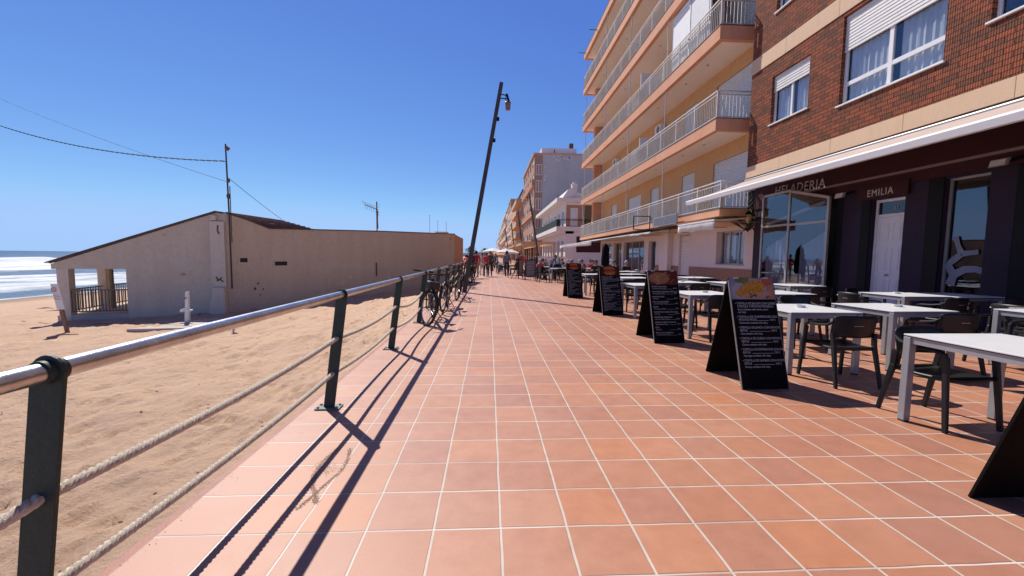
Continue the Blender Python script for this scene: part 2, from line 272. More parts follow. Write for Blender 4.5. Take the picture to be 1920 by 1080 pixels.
# ------------------------------------------------------------------ mesh builder
class MB:
    def __init__(s): s.v=[]; s.f=[]; s.m=[]
    def add(s, vs, fs, mi=0):
        o=len(s.v); s.v += [tuple(p) for p in vs]; s.f += [tuple(i+o for i in q) for q in fs]; s.m += [mi]*len(fs); return s
    def box(s, x0,x1,y0,y1,z0,z1, mi=0):
        return s.add([(x0,y0,z0),(x1,y0,z0),(x1,y1,z0),(x0,y1,z0),(x0,y0,z1),(x1,y0,z1),(x1,y1,z1),(x0,y1,z1)],
          [(0,3,2,1),(4,5,6,7),(0,1,5,4),(1,2,6,5),(2,3,7,6),(3,0,4,7)], mi)
    def beam(s, p, q, w, h, up=(0,0,1), w2=None, h2=None, mi=0):
        p=Vector(p); q=Vector(q); d=(q-p).normalized(); up=Vector(up)
        a=d.cross(up)
        if a.length<1e-4: a=d.cross(Vector((1,0,0)))
        a.normalize(); b=a.cross(d).normalized(); w2=w if w2 is None else w2; h2=h if h2 is None else h2
        vs=[]
        for c,ww,hh in ((p,w,h),(q,w2,h2)):
            for i,j in ((-1,-1),(1,-1),(1,1),(-1,1)): vs.append(c+a*(i*ww/2)+b*(j*hh/2))
        return s.add(vs,[(0,1,2,3),(7,6,5,4),(0,4,5,1),(1,5,6,2),(2,6,7,3),(3,7,4,0)],mi)
    def tube(s, pts, r, n=8, closed=False, mi=0, flat=None):
        pts=[Vector(p) for p in pts]; k=len(pts); rs=r if isinstance(r,(list,tuple)) else [r]*k
        base=len(s.v); prev=None; vs=[]
        for i,p in enumerate(pts):
            t=(pts[(i+1)%k]-pts[i-1]) if closed else (pts[min(i+1,k-1)]-pts[max(i-1,0)])
            t.normalize()
            if prev is None:
                a=t.cross(Vector((0,0,1))); a = a if a.length>1e-3 else t.cross(Vector((1,0,0)))
            else: a=prev-t*prev.dot(t)
            if a.length<1e-6: a=t.orthogonal()
            a.normalize(); prev=a; b=t.cross(a)
            for j in range(n):
                an=2*math.pi*j/n
                vs.append(p+a*(math.cos(an)*rs[i])+b*(math.sin(an)*rs[i]*(flat or 1)))
        fs=[]
        for i in range(k if closed else k-1):
            i2=(i+1)%k
            for j in range(n): fs.append((i*n+j,i*n+(j+1)%n,i2*n+(j+1)%n,i2*n+j))
        if not closed: fs.append(tuple(range(n-1,-1,-1))); fs.append(tuple((k-1)*n+j for j in range(n)))
        return s.add(vs,fs,mi)
    def prism(s, pts, vec, mi=0):
        pts=[Vector(p) for p in pts]; v=Vector(vec); n=len(pts)
        fs=[tuple(range(n-1,-1,-1)),tuple(range(n,2*n))]+[(i,(i+1)%n,n+(i+1)%n,n+i) for i in range(n)]
        return s.add(pts+[p+v for p in pts],fs,mi)
    def lathe(s, prof, c=(0,0,0), n=16, mi=0, sx=1, sy=1):
        vs=[];fs=[];c=Vector(c)
        for r,z in prof:
            for j in range(n): vs.append((c.x+math.cos(2*math.pi*j/n)*r*sx,c.y+math.sin(2*math.pi*j/n)*r*sy,c.z+z))
        k=len(prof)
        for i in range(k-1):
            for j in range(n): fs.append((i*n+j,i*n+(j+1)%n,(i+1)*n+(j+1)%n,(i+1)*n+j))
        fs.append(tuple(range(n-1,-1,-1))); fs.append(tuple((k-1)*n+j for j in range(n)))
        return s.add(vs,fs,mi)
    def quad(s,*p,mi=0): return s.add(p,[tuple(range(len(p)))],mi)
    def build(s, name, mats, parent=None, smooth=False, bevel=0, seg=2, weld=False):
        me=bpy.data.meshes.new(name); me.from_pydata(s.v,[],s.f)
        if weld:
            bm=bmesh.new(); bm.from_mesh(me); bmesh.ops.remove_doubles(bm,verts=bm.verts,dist=1e-5); bm.to_mesh(me); bm.free()
        mats=mats if isinstance(mats,(list,tuple)) else [mats]
        for q in mats: me.materials.append(M[q] if isinstance(q,str) else q)
        if len(mats)>1: me.polygons.foreach_set('material_index', s.m)
        if smooth: me.polygons.foreach_set('use_smooth',[True]*len(me.polygons))
        me.update(); o=bpy.data.objects.new(name,me); COL.objects.link(o)
        if smooth:
            try: me.set_sharp_from_angle(angle=math.radians(42))
            except Exception: pass
        if bevel: b=o.modifiers.new('Bevel','BEVEL'); b.width=bevel; b.segments=seg; b.limit_method='ANGLE'
        if parent is not None: o.parent=parent
        return o
class Frame:
    """a vertical plane: u along it, v up, d outwards"""
    def __init__(s,O,U,Nn): s.O=Vector(O); s.U=Vector(U).normalized(); s.N=Vector(Nn).normalized()
    def P(s,u,v,d=0): return s.O+s.U*u+Vector((0,0,v))+s.N*d
def fbox(mb,fr,u0,u1,v0,v1,d0,d1,mi=0):
    P=fr.P
    return mb.add([P(u0,v0,d0),P(u1,v0,d0),P(u1,v0,d1),P(u0,v0,d1),P(u0,v1,d0),P(u1,v1,d0),P(u1,v1,d1),P(u0,v1,d1)],
      [(0,3,2,1),(4,5,6,7),(0,1,5,4),(1,2,6,5),(2,3,7,6),(3,0,4,7)],mi)
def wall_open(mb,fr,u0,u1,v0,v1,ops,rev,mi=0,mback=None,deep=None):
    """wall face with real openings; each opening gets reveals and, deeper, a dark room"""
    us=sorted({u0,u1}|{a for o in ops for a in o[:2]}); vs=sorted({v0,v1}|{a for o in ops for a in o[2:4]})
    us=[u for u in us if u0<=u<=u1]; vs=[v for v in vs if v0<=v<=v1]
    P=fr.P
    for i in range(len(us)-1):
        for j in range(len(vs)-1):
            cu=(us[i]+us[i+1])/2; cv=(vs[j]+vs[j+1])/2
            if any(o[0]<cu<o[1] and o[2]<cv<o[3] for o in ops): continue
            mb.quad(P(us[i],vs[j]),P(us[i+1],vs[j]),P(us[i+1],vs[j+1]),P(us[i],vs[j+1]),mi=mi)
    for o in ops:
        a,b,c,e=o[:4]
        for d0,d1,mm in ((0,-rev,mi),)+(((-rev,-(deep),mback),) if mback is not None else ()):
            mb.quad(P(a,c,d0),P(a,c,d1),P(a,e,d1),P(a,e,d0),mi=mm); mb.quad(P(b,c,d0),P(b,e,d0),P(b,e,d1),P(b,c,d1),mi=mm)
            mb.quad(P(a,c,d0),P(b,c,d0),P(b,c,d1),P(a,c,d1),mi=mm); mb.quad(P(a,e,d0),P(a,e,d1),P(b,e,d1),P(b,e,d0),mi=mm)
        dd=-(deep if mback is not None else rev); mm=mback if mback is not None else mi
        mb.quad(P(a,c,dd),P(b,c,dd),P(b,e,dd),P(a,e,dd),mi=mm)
def tag(o,label=None,cat=None,group=None,kind=None):
    if label: o['label']=label
    if cat: o['category']=cat
    if group: o['group']=group
    if kind: o['kind']=kind
    return o
def empty(name,loc=(0,0,0),rz=0,label=None,cat=None,group=None):
    o=bpy.data.objects.new(name,None); COL.objects.link(o); o.location=loc; o.rotation_euler=(0,0,rz); o.empty_display_size=.2
    return tag(o,label,cat,group)
def copy_tree(o,parent=None):
    c=o.copy(); COL.objects.link(c); c.parent=parent
    for ch in list(o.children): copy_tree(ch,c)
    return c
def text_mesh(name, body, size, mtx, m, parent=None, ext=.004, align='LEFT', space=1.0, sx=1.0, line=1.0, off=0.0):
    cu=bpy.data.curves.new(name,'FONT'); cu.body=body; cu.size=size; cu.extrude=ext; cu.align_x=align; cu.space_character=space; cu.space_line=line; cu.offset=off
    o=bpy.data.objects.new(name,cu); COL.objects.link(o)
    me=bpy.data.meshes.new_from_object(o.evaluated_get(bpy.context.evaluated_depsgraph_get()))
    bpy.data.objects.remove(o); me.transform(Matrix.Diagonal((sx,1,1,1))); me.transform(mtx); me.name=name
    me.materials.clear(); me.materials.append(M[m]); o=bpy.data.objects.new(name,me); COL.objects.link(o)
    if parent is not None: o.parent=parent
    return o
FACADE=Matrix(((0,0,-1,0),(-1,0,0,0),(0,1,0,0),(0,0,0,1)))   # text reading on a wall that faces -X
# ------------------------------------------------------------------ noise for terrain
_rng=np.random.RandomState(3); _LAT=_rng.rand(256,256)
def vnoise(x,y):
    xi=np.floor(x).astype(int); yi=np.floor(y).astype(int); fx=x-xi; fy=y-yi
    fx=fx*fx*(3-2*fx); fy=fy*fy*(3-2*fy)
    a=_LAT[xi%256,yi%256]; b=_LAT[(xi+1)%256,yi%256]; c=_LAT[xi%256,(yi+1)%256]; d=_LAT[(xi+1)%256,(yi+1)%256]
    return (a*(1-fx)+b*fx)*(1-fy)+(c*(1-fx)+d*fx)*fy-.5
def grid_mesh(name,xs,ys,Z,m,smooth=True):
    nx,ny=len(xs),len(ys); X,Y=np.meshgrid(xs,ys,indexing='ij')
    co=np.stack([X,Y,Z],-1).reshape(-1,3).astype(np.float32)
    i=np.arange(nx-1)[:,None]*ny+np.arange(ny-1)[None,:]
    q=np.stack([i,i+ny,i+ny+1,i+1],-1).reshape(-1,4)
    me=bpy.data.meshes.new(name); me.vertices.add(len(co)); me.vertices.foreach_set('co',co.ravel())
    me.loops.add(q.size); me.loops.foreach_set('vertex_index',q.ravel().astype(np.int32))
    me.polygons.add(len(q)); me.polygons.foreach_set('loop_start',np.arange(0,q.size,4,dtype=np.int32)); me.polygons.foreach_set('loop_total',np.full(len(q),4,dtype=np.int32))
    me.polygons.foreach_set('use_smooth',[smooth]*len(q)); me.materials.append(M[m]); me.update(calc_edges=True); me.validate()
    o=bpy.data.objects.new(name,me); COL.objects.link(o); return o
def geo(a,b,step,ratio,sign=1):
    out=[]; v=a; s=step
    while v<b: out.append(v); v+=s; s*=ratio
    out.append(b); return out
def sand_base(x):
    x=-np.asarray(x,dtype=float)
    return np.where(x<8,-.07-.23*(x-1.7)/6.3,np.where(x<11,-.30-.10*(x-8)/3,np.where(x<24,-.40-.6*(x-11)/13,-1.0-.08*(x-24))))
# ------------------------------------------------------------------ setting
def build_setting():
    b=MB(); b.quad((-1.66,-12,0),(400,-12,0),(400,4000,0),(-1.66,4000,0)); tag(b.build('promenade','tile'),kind='structure')
    b=MB(); b.box(-1.715,-1.66,-12,4000,-1.5,-.004); tag(b.build('kerb','kerb'),kind='structure')
    xs=-np.array(geo(1.70,60,.028,1.010)); xs=xs[::-1]
    ys=np.array(geo(-3,4000,.034,1.0) [:0] + list(np.arange(-3,1,.12))+geo(1,4000,.040,1.0135))
    X,Y=np.meshgrid(xs,ys,indexing='ij'); Z=sand_base(X)+0
    fade=np.clip((-X-1.7)/.35,0,1)*np.clip(1-(-X-16)/8,0,1)
    far=np.clip(1-(Y-30)/40,0,1)
    Z+=fade*far*(.075*vnoise(X*.9,Y*.9)+.05*vnoise(X*2.3+9,Y*2.0)+.034*vnoise(X*5+3,Y*4.2)+.030*vnoise(X*11,Y*8)+.022*vnoise(X*21,Y*13))
    rg=np.random.RandomState(11)
    for k in range(2600):      # footprints
        cx=-rg.uniform(1.9,10.5); cy=rg.uniform(.3,17); an=rg.normal(1.9,.7); l=rg.uniform(.07,.16); w_=l*.42; dp=rg.uniform(.014,.044)
        i0,i1=np.searchsorted(xs,[cx-.5,cx+.5]); j0,j1=np.searchsorted(ys,[cy-.5,cy+.5])
        if i1<=i0 or j1<=j0: continue
        dx=X[i0:i1,j0:j1]-cx; dy=Y[i0:i1,j0:j1]-cy
        u=(dx*math.cos(an)+dy*math.sin(an))/l; v=(-dx*math.sin(an)+dy*math.cos(an))/w_; r=np.sqrt(u*u+v*v)
        Z[i0:i1,j0:j1]+=fade[i0:i1,j0:j1]*(-dp*np.exp(-(r**4))+dp*.5*np.exp(-((r-1.3)/.28)**2))
    Z+=np.clip(1-(-X-1.7)/.25,0,1)*(.035*vnoise(X*3,Y*1.7)+.02)      # sand blown against the kerb
    tag(grid_mesh('beach_sand',xs,ys,Z,'sand'),kind='structure')
    # sea
    xs=-np.array(list(np.arange(18,135,.55))+geo(135.5,30000,2,1.18)); xs=xs[::-1]
    ys=np.array([-v for v in geo(30,30000,4,1.3)][::-1]+list(np.arange(-29,190,.8))+geo(191,30000,2,1.15))
    X,Y=np.meshgrid(xs,ys,indexing='ij'); D=-X
    wob=6*vnoise(Y*.035,Y*0+3)+2.2*vnoise(Y*.15,Y*0+7)+1.0*vnoise(X*.2,Y*.3)
    Z=np.full_like(X,-1.0)+.10*vnoise(X*.35,Y*.12)*np.clip(D/40,.2,1)
    foam=np.zeros_like(X)
    for c,hh,wf,wb,fm in ((103,1.0,3.2,7,1.0),(86,.65,2.6,7,.95),(70,.40,2.4,6,.85),(60,.30,2,3,.6),(51,.22,1.2,2,.15),(42,.18,1.6,4,.8),(34,.12,1.4,4,.75),(28,.07,1.2,3,.5)):
        t=D-(c+wob*(c/70)); amp=np.clip(.55+1.5*vnoise(Y*.05+c,Y*0+c),.1,1.25)
        s=np.where(t<0,np.exp(-(t/wf)**2),np.exp(-(t/wb)**2)); Z+=hh*amp*s
        foam=np.maximum(foam,fm*amp*np.where(t<0,np.exp(-(t/(wf*1.6))**2),np.exp(-(t/(wb*.7))**2)))
    foam=np.maximum(foam,np.where(D<46,np.clip((D-27)/6,0,.42)*np.clip((46-D)/3,0,1),np.clip((D-57)/5,0,.55)*np.clip((112-D)/6,0,1))); foam=np.maximum(foam,.95*np.exp(-((D-(23.3+1.2*vnoise(Y*.2,Y*0)))/.9)**2))
    o=grid_mesh('sea',xs,ys,Z,'sea'); at=o.data.attributes.new('foam','FLOAT','POINT'); at.data.foreach_set('value',foam.reshape(-1).astype(np.float32))
    tag(o,kind='structure')
build_setting()
# ------------------------------------------------------------------ windows and shutters
def shutter_mb(fr,u0,u1,v0,v1,d,pitch=.085,depth=.022):
    """corrugated slats of a roller shutter"""
    b=MB(); n=max(2,int((v1-v0)/pitch)); P=fr.P; prof=[]
    for i in range(n):
        z=v0+(v1-v0)*i/n; h=(v1-v0)/n
        prof += [(z,d),(z+h*.15,d+depth),(z+h*.8,d+depth*.8),(z+h*.92,d)]
    prof.append((v1,d))
    for a,c in zip(prof[:-1],prof[1:]): b.quad(P(u0,a[0],a[1]),P(u1,a[0],a[1]),P(u1,c[0],c[1]),P(u0,c[0],c[1]))
    return b
def window(fr,u0,u1,v0,v1,parent,cols=2,shut=0.0,dep=.12,fw=.06,mframe='frame',curtain=True,transom=None,sill=True,sillm='white',name='window',glass='glass',lab=None):
    f=MB(); d0,d1=-dep-.05,-dep
    fbox(f,fr,u0,u0+fw,v0,v1,d0,d1); fbox(f,fr,u1-fw,u1,v0,v1,d0,d1)
    fbox(f,fr,u0+fw,u1-fw,v0,v0+fw,d0,d1); fbox(f,fr,u0+fw,u1-fw,v1-fw,v1,d0,d1)
    for k in range(1,cols):
        c=u0+(u1-u0)*k/cols; fbox(f,fr,c-fw*.6,c+fw*.6,v0+fw,v1-fw,d0,d1+.012)
    if transom: fbox(f,fr,u0+fw,u1-fw,transom-fw*.6,transom+fw*.6,d0,d1+.008)
    w_=f.build(name,mframe,parent)
    if lab: w_['label']=lab
    g=MB(); fbox(g,fr,u0+fw*.5,u1-fw*.5,v0+fw*.5,v1-fw*.5,-dep-.03,-dep-.022); g.build('pane',glass,w_)
    if shut>0: 
        sh=shutter_mb(fr,u0+.01,u1-.01,v1-(v1-v0)*shut,v1,-dep+.025); sh.build('shutter','shutter',w_)
    if curtain:
        c=MB(); n=int((u1-u0)/.05)
        for side in ((u0+.05,u0+(u1-u0)*.44),(u0+(u1-u0)*.54,u1-.05)):
            n=max(4,int((side[1]-side[0])/.045)); pts=[(side[0]+(side[1]-side[0])*i/n, -dep-.12+.025*math.sin(i*1.7)+.01*math.sin(i*.6)) for i in range(n+1)]
            for (a,da),(b_,db) in zip(pts[:-1],pts[1:]): c.quad(fr.P(a,v0+.02,da),fr.P(b_,v0+.02,db),fr.P(b_,v1,db),fr.P(a,v1,da))
        c.build('curtain','curtain',w_,smooth=True)
    if sill:
        s=MB(); fbox(s,fr,u0-.05,u1+.05,v0-.035,v0+.003,-dep,.05); s.build('sill',sillm,w_,bevel=.004)
    return w_
EAST=lambda x: Frame((x,0,0),(0,1,0),(-1,0,0))
CAMF=lambda y,x=0: Frame((x,y,0),(1,0,0),(0,-1,0))     # wall facing the camera side
# ------------------------------------------------------------------ brick building with the shops below
def brick_building():
    t=empty('brick_building',(12,6,0),0,'dark red brick apartment building over the maroon and purple shopfronts, nearest building on the right','building')
    inv=Matrix.Translation((-12,-6,0))
    def fin():
        for o in list(t.children): o.matrix_parent_inverse=inv
    f=EAST(9.6); ops=[(12.34,14.0,6.01,7.6),(8.56,11.2,5.65,8.01),(6.1,7.76,6.02,7.6),(12.34,14.0,9.69,11.2),(8.56,11.2,9.3,11.7),(1.5,4.2,5.65,8.01)]
    b=MB(); wall_open(b,f,-3,15.15,4.39,13.6,ops,.14,0,1,.55)
    b.box(10.2,20,-3,15.149,4.39,13.6,0)
    b.quad((9.6,15.15,4.39),(10.2,15.15,4.39),(10.2,15.15,13.6),(9.6,15.15,13.6)); b.quad((9.6,-3,4.39),(10.2,-3,4.39),(10.2,-3,13.6),(9.6,-3,13.6)); b.quad((9.6,-3,4.39),(10.2,-3,4.39),(10.2,15.15,4.39),(9.6,15.15,4.39))
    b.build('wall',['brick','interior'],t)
    r=MB(); r.box(9.5,20.1,-3.1,15.2,13.6,13.85); r.build('roof','band',t)
    for z0,z1 in ((4.41,4.81),(8.11,8.61)):
        bd=MB(); y=-3
        while y<15.1:
            y2=min(y+2.05,15.17); bd.box(9.575,9.615,y+.004,y2-.004,z0,z1); y=y2
        bd.build('stone_band','band',t,bevel=.004)
    window(f,12.34,14.0,6.01,7.6,t,2,.33,lab='smaller window with its shutter a third down')
    window(f,8.56,11.2,5.65,8.01,t,2,.40,transom=6.2,fw=.085,lab='large window with transom and half lowered shutter')
    window(f,6.1,7.76,6.02,7.6,t,2,.0,curtain=False); window(f,12.34,14.0,9.69,11.2,t,2,.5); window(f,8.56,11.2,9.3,11.7,t,2,.4,transom=9.9); window(f,1.5,4.2,5.65,8.01,t,2,.4)
    # lintels of upright bricks
    # ground floor behind the awning
    g=EAST(10.0); b=MB(); ops=[(9.48,10.36,0.0,2.99),(7.81,8.63,.25,3.22),(2.2,5.4,.25,3.0),(11.46,14.7,0.0,3.25)]
    wall_open(b,g,-3,15.149,0,4.385,ops,.18,1,2,1.6)
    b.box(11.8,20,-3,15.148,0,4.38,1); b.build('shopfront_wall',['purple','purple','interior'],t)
    mf=MB(); mf.box(9.955,10.0,-3,15.14,3.27,4.38); mf.build('fascia','maroon',t)
    mf=MB(); mf.box(9.90,9.953,9.36,10.72,3.0,3.36); mf.build('door_fascia','maroon',t)
    bj=MB()
    for y0,y1 in ((10.37,10.62),(8.64,8.95),(7.0,7.36),(11.2,11.45)): bj.box(9.97,10.003,y0,y1,0,3.262)
    bj.build('jamb_panel','blackgloss',t)
    mp=MB()
    for y0,y1,c in ((10.63,11.2,0),(8.96,9.47,0),(7.37,7.8,0),(5.5,6.99,0)): mp.box(9.975,10.002,y0,y1,0.02,3.262)
    mp.build('cladding_panel','purple',t)
    # panelled white door number 11
    d=MB(); xf=10.13
    d.box(xf-.02,xf+.05,9.49,9.55,0,2.98); d.box(xf-.02,xf+.05,10.29,10.35,0,2.98); d.box(xf-.02,xf+.05,9.55,10.29,2.91,2.98); d.box(xf-.015,xf+.05,9.55,10.29,2.53,2.60)
    fr=d.build('door_frame','door',t,bevel=.004)
    d=MB(); d.box(xf,xf+.04,9.555,10.285,.02,2.525)
    dr=d.build('door','door',t)
    for (a,b_) in ((9.62,9.87),(9.97,10.22)):
        for z0,z1 in ((.15,.95),(1.12,1.75),(1.92,2.38)):
            p=MB(); 
            p.box(xf-.010,xf+.0,a,a+.02,z0,z1); p.box(xf-.010,xf,b_-.02,b_,z0,z1); p.box(xf-.010,xf,a+.02,b_-.02,z0,z0+.02); p.box(xf-.010,xf,a+.02,b_-.02,z1-.02,z1)
            p.box(xf-.008,xf,a+.05,b_-.05,z0+.05,z1-.05); p.build('door_panel','door',dr,bevel=.003)
    k=MB(); k.lathe([(.0,-.02),(.035,-.02),(.04,0),(.03,.02),(0,.025)],(0,0,0),14); h=k.build('door_knob','bolt',dr,smooth=True); h.location=(xf-.05,9.92,1.05); h.rotation_euler=(0,math.pi/2,0)
    tg=MB(); tg.box(xf+.01,xf+.02,9.55,10.29,2.60,2.91); tg.build('transom_pane','darkglass',fr)
    text_mesh('number','11',.14,Matrix.Translation((xf-.004,9.89,2.69))@FACADE,'chalk',t,.003)
    # display window with a pale blot sticker
    wn=window(g,7.81,8.63,.25,3.22,t,1,0,.10,.05,'greyframe',curtain=False,sill=False,glass='shopglass')
    window(g,2.2,5.4,.25,3.0,t,2,0,.10,.05,'greyframe',curtain=False,sill=False,glass='shopglass')
    s=MB(); P=lambda y,z:(10.0+.098,y,z)
    s.tube([P(8.42,1.95),P(8.36,1.75),P(8.28,1.58)],[.055,.05,.07],10); s.tube([P(8.28,1.58),P(8.1,1.60),P(7.98,1.62)],[.07,.05,.055],10); s.tube([P(8.3,1.56),P(8.45,1.42),P(8.52,1.33),P(8.4,1.12),P(8.46,.9)],[.07,.075,.08,.09,.10],10)
    s.tube([P(8.4,1.12),P(8.2,1.25),P(8.0,1.26),P(7.86,1.22)],[.09,.08,.07,.07],10)
    for i,v in enumerate(s.v): s.v[i]=(10.094+(v[0]-10.098)*.02,v[1],v[2])
    s.build('blot_sticker','sticker',wn)
    # lettering
    text_mesh('lettering','HELADERIA',.40,Matrix.Translation((9.952,14.05,3.66))@FACADE@Matrix.Rotation(math.radians(-2.4),4,'Z'),'chalk',t,.004,space=1.1,sx=.98)
    text_mesh('lettering','EMILIA',.25,Matrix.Translation((9.897,10.42,3.07))@FACADE,'chalk',t,.004,space=1.15,sx=.85)
    # inside the ice cream parlour
    i_=MB(); i_.box(10.4,11.2,12.0,14.4,0,1.15); i_.build('counter','boardback',t)
    fin(); return t
brick_building()
def ice_cream_enclosure():
    t=empty('glazed_enclosure',(9.72,13,0),0,'grey framed sliding glass enclosure below the word HELADERIA','glass enclosure'); inv=Matrix.Translation((-9.72,-13,0))
    x0,x1=9.70,9.76; b=MB()
    b.box(x0,x1,14.24,14.32,0,3.64); b.box(x0,x1,12.94,13.02,0,3.60); b.box(x0-.01,x1,11.38,11.46,0,3.22)
    b.beam((9.73,14.3,3.62),(9.73,12.95,3.64),.06,.08); b.beam((9.73,12.98,3.62),(9.73,11.40,3.20),.06,.08)
    b.box(x0,x1,13.02,14.24,2.52,2.59); b.box(x0,x1,11.46,12.94,2.50,2.57); b.box(x0,x1,13.02,14.24,.34,.42); b.box(x0-.05,x1+.02,11.46,12.94,.36,.46); 
    f=b.build('frame','greyframe',t,bevel=.006)
    b=MB(); b.box(9.727,9.733,13.02,14.24,.42,2.52); b.box(9.727,9.733,11.46,12.94,.46,2.50); b.box(9.727,9.733,13.02,14.24,2.59,3.58)
    b.prism([(9.727,12.94,2.57),(9.727,11.46,2.57),(9.727,11.46,3.17),(9.727,12.94,3.56)],(.006,0,0)); b.build('pane','shopglass',t)
    b=MB(); b.beam((9.80,14.2,2.62),(9.86,11.7,3.12),.05,.09); b.build('folding_arm','awnbar',t)
    b=MB(); b.box(x0,x1,13.02,14.24,0,.34); b.box(x0,x1,11.46,12.94,0,.36); b.build('kick_panel','blackgloss',t)
    n=26; b=MB()
    for y0,y1 in ((13.06,14.2),(11.5,12.6)):
        for i in range(n):
            a=y0+(y1-y0)*i/n; c=y0+(y1-y0)*(i+1)/n; b.quad((9.86+.02*math.sin(i*1.3),a,.4),(9.86+.02*math.sin(i*1.3+1.3),c,.4),(9.86+.02*math.sin(i*1.3+1.3),c,2.3-.5*(i/n)),(9.86+.02*math.sin(i*1.3),a,2.3-.5*((i)/n)))
    b.build('film','curtain',t,smooth=True)
    for o in t.children: o.matrix_parent_inverse=inv
ice_cream_enclosure()
def shop_awning():
    t=empty('awning',(8.4,9,3.6),0,'long beige retractable awning with white front bar under the brick wall','awning'); inv=Matrix.Translation((-8.4,-9,-3.6))
    n=48; b=MB(); y0,y1=.6,15.1
    for i in range(n):
        a=y0+(y1-y0)*i/n; c=y0+(y1-y0)*(i+1)/n
        for k in range(8):
            f=lambda y,s:(9.5-2.12*s,y,4.29-.77*s-.02*math.sin(math.pi*s)+.010*math.sin(y*3.1)*math.sin(math.pi*s))
            b.quad(f(a,k/8),f(c,k/8),f(c,(k+1)/8),f(a,(k+1)/8))
    o=b.build('cloth','awning',t,smooth=True,weld=True); s=o.modifiers.new('Solidify','SOLIDIFY'); s.thickness=.006
    b=MB(); b.prism([(7.30,y0,3.37),(7.27,y0,3.49),(7.32,y0,3.535),(7.40,y0,3.52),(7.38,y0,3.37)],(0,y1-y0,0)); b.build('front_bar','awnbar',t,bevel=.006)
    b=MB(); b.tube([(9.54,y0,4.31),(9.54,y1,4.31)],.05,12); b.build('roller_tube','alu',t,smooth=True)
    for y in (1.5,6.6,8.2,14.2):
        s=1 if y in(1.5,8.2) else -1
        b=MB(); b.beam((9.6,y,4.10),(8.5,y+s*.9,3.78),.05,.07); b.beam((8.5,y+s*.9,3.78),(7.4,y+s*.1,3.46),.045,.06); b.lathe([(.05,-.05),(.05,.05)],(8.5,y+s*.9,3.80),10); b.build('folding_arm','awnbar',t,bevel=.006)
    b=MB(); b.box(8.9,9.1,7.55,8.6,3.93,4.02); b.build('junction_cover','alu',t,bevel=.01)
    for o in t.children: o.matrix_parent_inverse=inv
shop_awning()
def floodlight(loc,lab,rz=0):
    t=empty('floodlight',loc,rz,lab,'floodlight','floodlights under the awning')
    b=MB(); b.prism([(-.10,-.14,-.04),(-.10,.14,-.04),(-.06,.14,.10),(-.06,-.14,.10)],(.07,0,.02)); b.build('housing','alu',t,bevel=.008)
    b=MB(); b.prism([(-.105,-.12,-.02),(-.105,.12,-.02),(-.070,.12,.09),(-.070,-.12,.09)],(-.006,0,0)); b.build('lens','ceramic',t)
    b=MB(); b.beam((-.03,-.15,.03),(.20,-.15,.12),.02,.03); b.beam((-.03,.15,.03),(.20,.15,.12),.02,.03); b.beam((.20,-.16,.12),(.20,.16,.12),.02,.05); b.build('bracket','black',t)
floodlight((9.72,11.0,3.16),'small grey floodlight left of the EMILIA lettering'); floodlight((9.72,7.45,3.26),'grey floodlight above the purple pillar by the blotted display window')
# cable bundle and amber lantern at the seam of the two buildings
def cable_cluster():
    t=empty('wall_lantern',(9.9,15.35,3.0),0,'amber wall lantern on the seam between brick and orange buildings','lantern')
    b=MB(); b.lathe([(.03,-.22),(.09,-.16),(.11,.10),(.12,.12),(.05,.22),(.02,.26)],(0,0,0),10); b.build('lamp_body','gold',t,smooth=True)
    b=MB(); b.lathe([(.125,.10),(.13,.13),(.06,.23),(0,.24)],(0,0,.004),10); b.beam((0,0,.1),(.45,0,.1),.03,.03); b.build('cap','black',t)
    b=MB(); rr=random.Random(5)
    for k in range(13):
        p=[Vector((9.95+.12*rr.random(),15.2+.2*rr.random(),4.0))]
        for i in range(9): p.append(Vector((9.88+.22*rr.random(),15.18+.5*rr.random(),4.0-.17*(i+1)+.1*rr.random())))
        if k%2: p.append(Vector((10.2,16.6+rr.random()*.8,3.05+.1*rr.random()))); p.append(Vector((10.3,18.4,3.10)))
        b.tube(p,.014+.008*rr.random(),6)
    b.box(9.98,10.12,15.2,15.5,3.45,3.75); tag(b.build('cable_bundle','cable'),'tangled black cable bundle hanging beside the amber lantern','cables')
cable_cluster()
